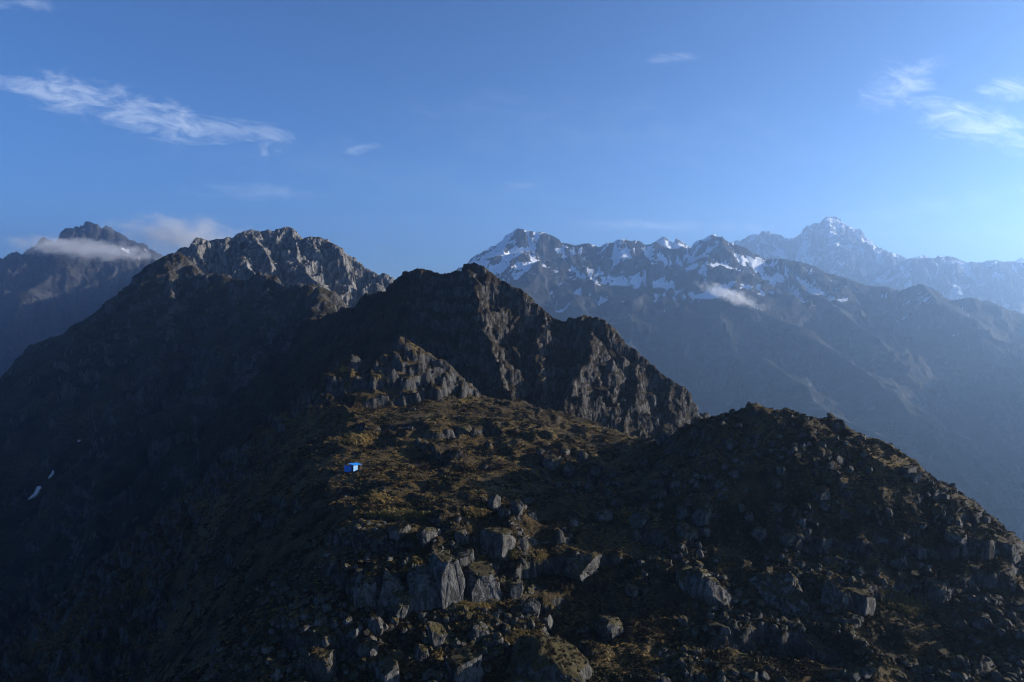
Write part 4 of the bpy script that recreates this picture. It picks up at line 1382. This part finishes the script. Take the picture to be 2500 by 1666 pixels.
def sample_near(n, amin=-0.85, amax=0.85, y0=95, y1=330):
    a = rng.uniform(amin, amax, n)
    ly = rng.uniform(math.log(y0), math.log(y1), n)
    y = np.exp(ly)
    x = a * y
    fi = ((a + 0.92) / 1.84 * (NA - 1)).astype(int)
    fj = ((ly - NEAR_G[1][0]) / (NEAR_G[1][-1] - NEAR_G[1][0]) * (NY - 1)).astype(int)
    z = ground_z(x, y)
    return x, y, z, NEAR_RK[fj, fi], NEAR_N[fj, fi]


def clear_of_hut(x, y):
    return np.hypot(x - hp[0] - 0.3, y - hp[1] - 1.5) > 3.2


# heath growing on the tops of the rocks
TOPX = []
for o in [o_ for o_ in scene.objects if o_.name.startswith('boulder') and max(o_.scale) > 1.3]:
    bpy_m = Matrix.LocRotScale(o.location, o.rotation_euler, o.scale)
    vs_ = np.array([v.co[:] for v in o.data.vertices])
    ns_v = np.array([v.normal[:] for v in o.data.vertices])
    ok = np.nonzero((ns_v[:, 2] > 0.55) & (vs_[:, 2] > 0.1))[0]
    if len(ok) == 0:
        continue
    area = o.scale[0] * o.scale[1] * 4
    for i in rng.choice(ok, int(min(160, area * rng.uniform(0.5, 1.6))), replace=True):
        TOPX.append((bpy_m @ Vector(vs_[i]))[:])
for (bx_, by_, br_) in BOULDERS:
    k_ = int(min(60, 5 + 9 * br_ * br_))
    an, rr = rng.uniform(0, 6.28, k_), br_ * rng.uniform(0.85, 1.35, k_)
    hx, hy = bx_ + rr * np.cos(an), by_ + 0.5 * br_ + rr * np.sin(an)
    TOPX += list(zip(hx, hy, ground_z(hx, hy)))
TOPX = np.array(TOPX)
# heath
x, y, z, rk_, nn = sample_near(105000)
cov = fbm(x / 11, y / 11, 3, 0.5, 71) + 0.5 * fbm(x / 2.5, y / 2.5, 2, 0.5, 72)
keep = (rk_ < 0.45 + 0.2 * rng.random(len(x))) & (cov > -0.22 + 0.35 * (rng.random(len(x)) - 0.5) + 0.25 * ((x < 40) & (y > 150))) & clear_of_hut(x, y)
x, y, z = x[keep], y[keep], z[keep]
sc = (0.4 + 0.75 * rng.random(len(x)) + 1.3 * rng.random(len(x)) ** 9) * (0.8 + 0.5 * np.clip(cov[keep], 0, 1)) * np.clip((y / 150) ** 0.35, 0.85, 1.4)
x, y, z = np.append(x, TOPX[:, 0]), np.append(y, TOPX[:, 1]), np.append(z, TOPX[:, 2])
sc = np.append(sc, rng.uniform(0.35, 0.9, len(TOPX)))
scatter('heath_shrubs', [shrub_mesh(i, 64, M_HEATH, 0.55 + 0.1 * (i % 3)) for i in range(8)], np.stack([x, y, z - 0.02], 1), np.stack([sc, sc, sc * rng.uniform(0.7, 1.2, len(x))], 1),
        np.stack([0.2 * rng.normal(size=len(x)), 0.2 * rng.normal(size=len(x)), rng.uniform(0, 6.28, len(x))], 1), 'dark brown heath shrubs carpeting the ridge and knoll', 'shrubs')
# short turf between the shrubs, left off the left-facing flank to deepen its shade
x, y, z, rk_, nn = sample_near(70000, -0.6, 0.85)
cov = fbm(x / 16, y / 16, 3, 0.5, 81)
keep = (rk_ < 0.35) & (cov > -0.35 + 0.5 * (rng.random(len(x)) - 0.5)) & clear_of_hut(x, y) & ((x < 40) | (rng.random(len(x)) < 0.35)) & (nn[:, 0] > -0.38 + 0.2 * rng.random(len(x)))
x, y, z = x[keep], y[keep], z[keep]
sc = rng.uniform(0.5, 1.1, len(x)) * np.clip((y / 150) ** 0.5, 0.8, 1.6)
scatter('short_turf', [tuft_mesh(50 + i, 26, M_TURF, 0.42) for i in range(5)], np.stack([x, y, z - 0.03], 1), np.stack([sc * 1.5, sc * 1.5, sc * 0.8], 1),
        np.stack([0 * x, 0 * x, rng.uniform(0, 6.28, len(x))], 1), 'short brown turf covering the hut shelf and slopes', 'grass')
# straw-yellow grass banks
PX, PY = [], []
for (cx, cy, rx, ry, num) in [(880, 1068, 34, 16, 300), (970, 1258, 60, 10, 420), (1240, 1356, 22, 12, 220), (1150, 1476, 55, 14, 420), (2215, 1478, 55, 26, 170), (2170, 1455, 50, 14, 90), (1345, 1640, 60, 28, 420), (840, 905, 20, 6, 60),
                              (930, 925, 16, 8, 60), (915, 1215, 30, 10, 130), (1320, 1365, 16, 20, 90), (1160, 1250, 30, 10, 130), (1540, 1262, 45, 16, 160), (1135, 980, 22, 8, 60), (1010, 1375, 12, 8, 40), (2030, 1375, 30, 14, 110), (1260, 1560, 50, 22, 150), (700, 1500, 60, 40, 80), (1640, 1600, 80, 30, 60)]:
    u, v = rng.normal(0, 0.5, num), rng.normal(0, 0.5, num)
    PX.append(cx + u * rx)
    PY.append(cy + v * ry + u * (0.35 * rx if cx > 2100 else 0))
PX, PY = np.concatenate(PX), np.concatenate(PY)
pts = np.array([hit(a, b) for a, b in zip(PX, PY)])
pts = pts[clear_of_hut(pts[:, 0], pts[:, 1])]
sc = rng.uniform(0.8, 1.6, len(pts)) * np.clip((pts[:, 1] / 150) ** 0.5, 0.8, 1.5)
scatter('dry_grass', [tuft_mesh(80 + i, 30, M_STRAW, 0.6) for i in range(5)], pts - np.array([0, 0, 0.03]), np.stack([sc, sc, sc], 1), np.stack([0 * sc, 0 * sc, rng.uniform(0, 6.28, len(pts))], 1),
        'straw-yellow dry grass in bright clumps on the ridge', 'grass')
# loose stones
x, y, z, rk_, nn = sample_near(40000)
d_ = fbm(x / 14, y / 14, 3, 0.5, 91)
kn = (x > 25) & (y < 215)
lf = (x < 5) & (y < 160)
keep = ((d_ > 0.12) & kn) | ((d_ > -0.4) & lf & (x > -62)) | ((rk_ > 0.4) & (d_ > 0.15)) | (d_ > 0.75)
keep &= clear_of_hut(x, y)
x, y, z = x[keep], y[keep], z[keep]
sc = 0.10 + 0.75 * rng.random(len(x)) ** 4 + 0.12 * rng.random(len(x))
LOW = [boulder_mesh('stone', kd, 600 + i, M_ROCK, 2) for i, kd in enumerate(('round', 'slab', 'block', 'round', 'block', 'slab'))]
scatter('loose_stones', LOW, np.stack([x, y, z + sc * 0.25], 1), np.stack([sc * rng.uniform(0.8, 1.4, len(x)), sc, sc * rng.uniform(0.6, 1.1, len(x))], 1),
        np.stack([0.5 * rng.normal(size=len(x)), 0.5 * rng.normal(size=len(x)), rng.uniform(0, 6.28, len(x))], 1), 'loose grey stones scattered between the boulders', 'stones')

# ------------------------------------------------------------------ low clouds on the far slopes
def cloud(px, py, D, w, h, tilt, dens, label, seed, thick=0.6, scale=2.2, col=(0.92, 0.93, 0.95)):
    m = bpy.data.materials.new('cloud_vapour')
    m.use_nodes = True
    n = NT(m.node_tree)
    n.n.clear()
    out = n.add('ShaderNodeOutputMaterial')
    v = n.add('ShaderNodeVolumePrincipled')
    v.inputs['Color'].default_value = (*col, 1)
    v.inputs['Anisotropy'].default_value = 0.3
    tc = n.add('ShaderNodeTexCoord')
    ob = tc.outputs['Object']
    ln = n.add('ShaderNodeVectorMath', operation='LENGTH')
    n.link(ob, ln.inputs[0])
    mp = n.add('ShaderNodeVectorMath', operation='ADD')
    n.link(n.scalevec(ob, (w / h * 0.55, thick * w / h * 0.4, 1.0)), mp.inputs[0])
    mp.inputs[1].default_value = (seed, seed * 1.7, 0)
    nz = n.noise(mp.outputs[0], scale, 5, 0.6, 0.3)
    g = n.math('SUBTRACT', n.math('ADD', n.math('SUBTRACT', 1.0, ln.outputs['Value']), n.math('MULTIPLY', n.math('SUBTRACT', nz, 0.5), 2.2)), 0.18)
    n.link(n.math('MULTIPLY', n.ramp(g, 0.0, 0.75), dens), v.inputs['Density'])
    n.link(v.outputs[0], out.inputs['Volume'])
    bm = bmesh.new()
    bmesh.ops.create_icosphere(bm, subdivisions=3, radius=1.0)
    o = obj('cloud', bm, m)
    c = at(px, py, D)
    k = D / F
    o.location = c
    o.scale = (w * k / 2, w * k / 2 * thick, h * k / 2)
    o.rotation_euler = (0, R(tilt), 0)
    tag(o, label, 'cloud')


cloud(205, 608, 2780, 480, 66, 5, 0.009, 'flat grey cloud band wrapped across the far left peak', 1.3)
cloud(450, 580, 2300, 430, 130, 3, 0.010, 'soft pale cloud hanging behind the sunlit hump', 4.1)
cloud(1785, 722, 3350, 220, 46, 20, 0.012, 'small white wisp of cloud on the spur of the right range', 7.7)
cloud(938, 605, 2600, 60, 50, 30, 0.0028, 'faint grey upper puff in the gap left of the central peak', 9.2, 0.6, 2.0, (0.6, 0.62, 0.66))
cloud(955, 650, 2600, 50, 44, 20, 0.0032, 'faint grey lower puff in the gap left of the central peak', 12.9, 0.6, 2.0, (0.6, 0.62, 0.66))
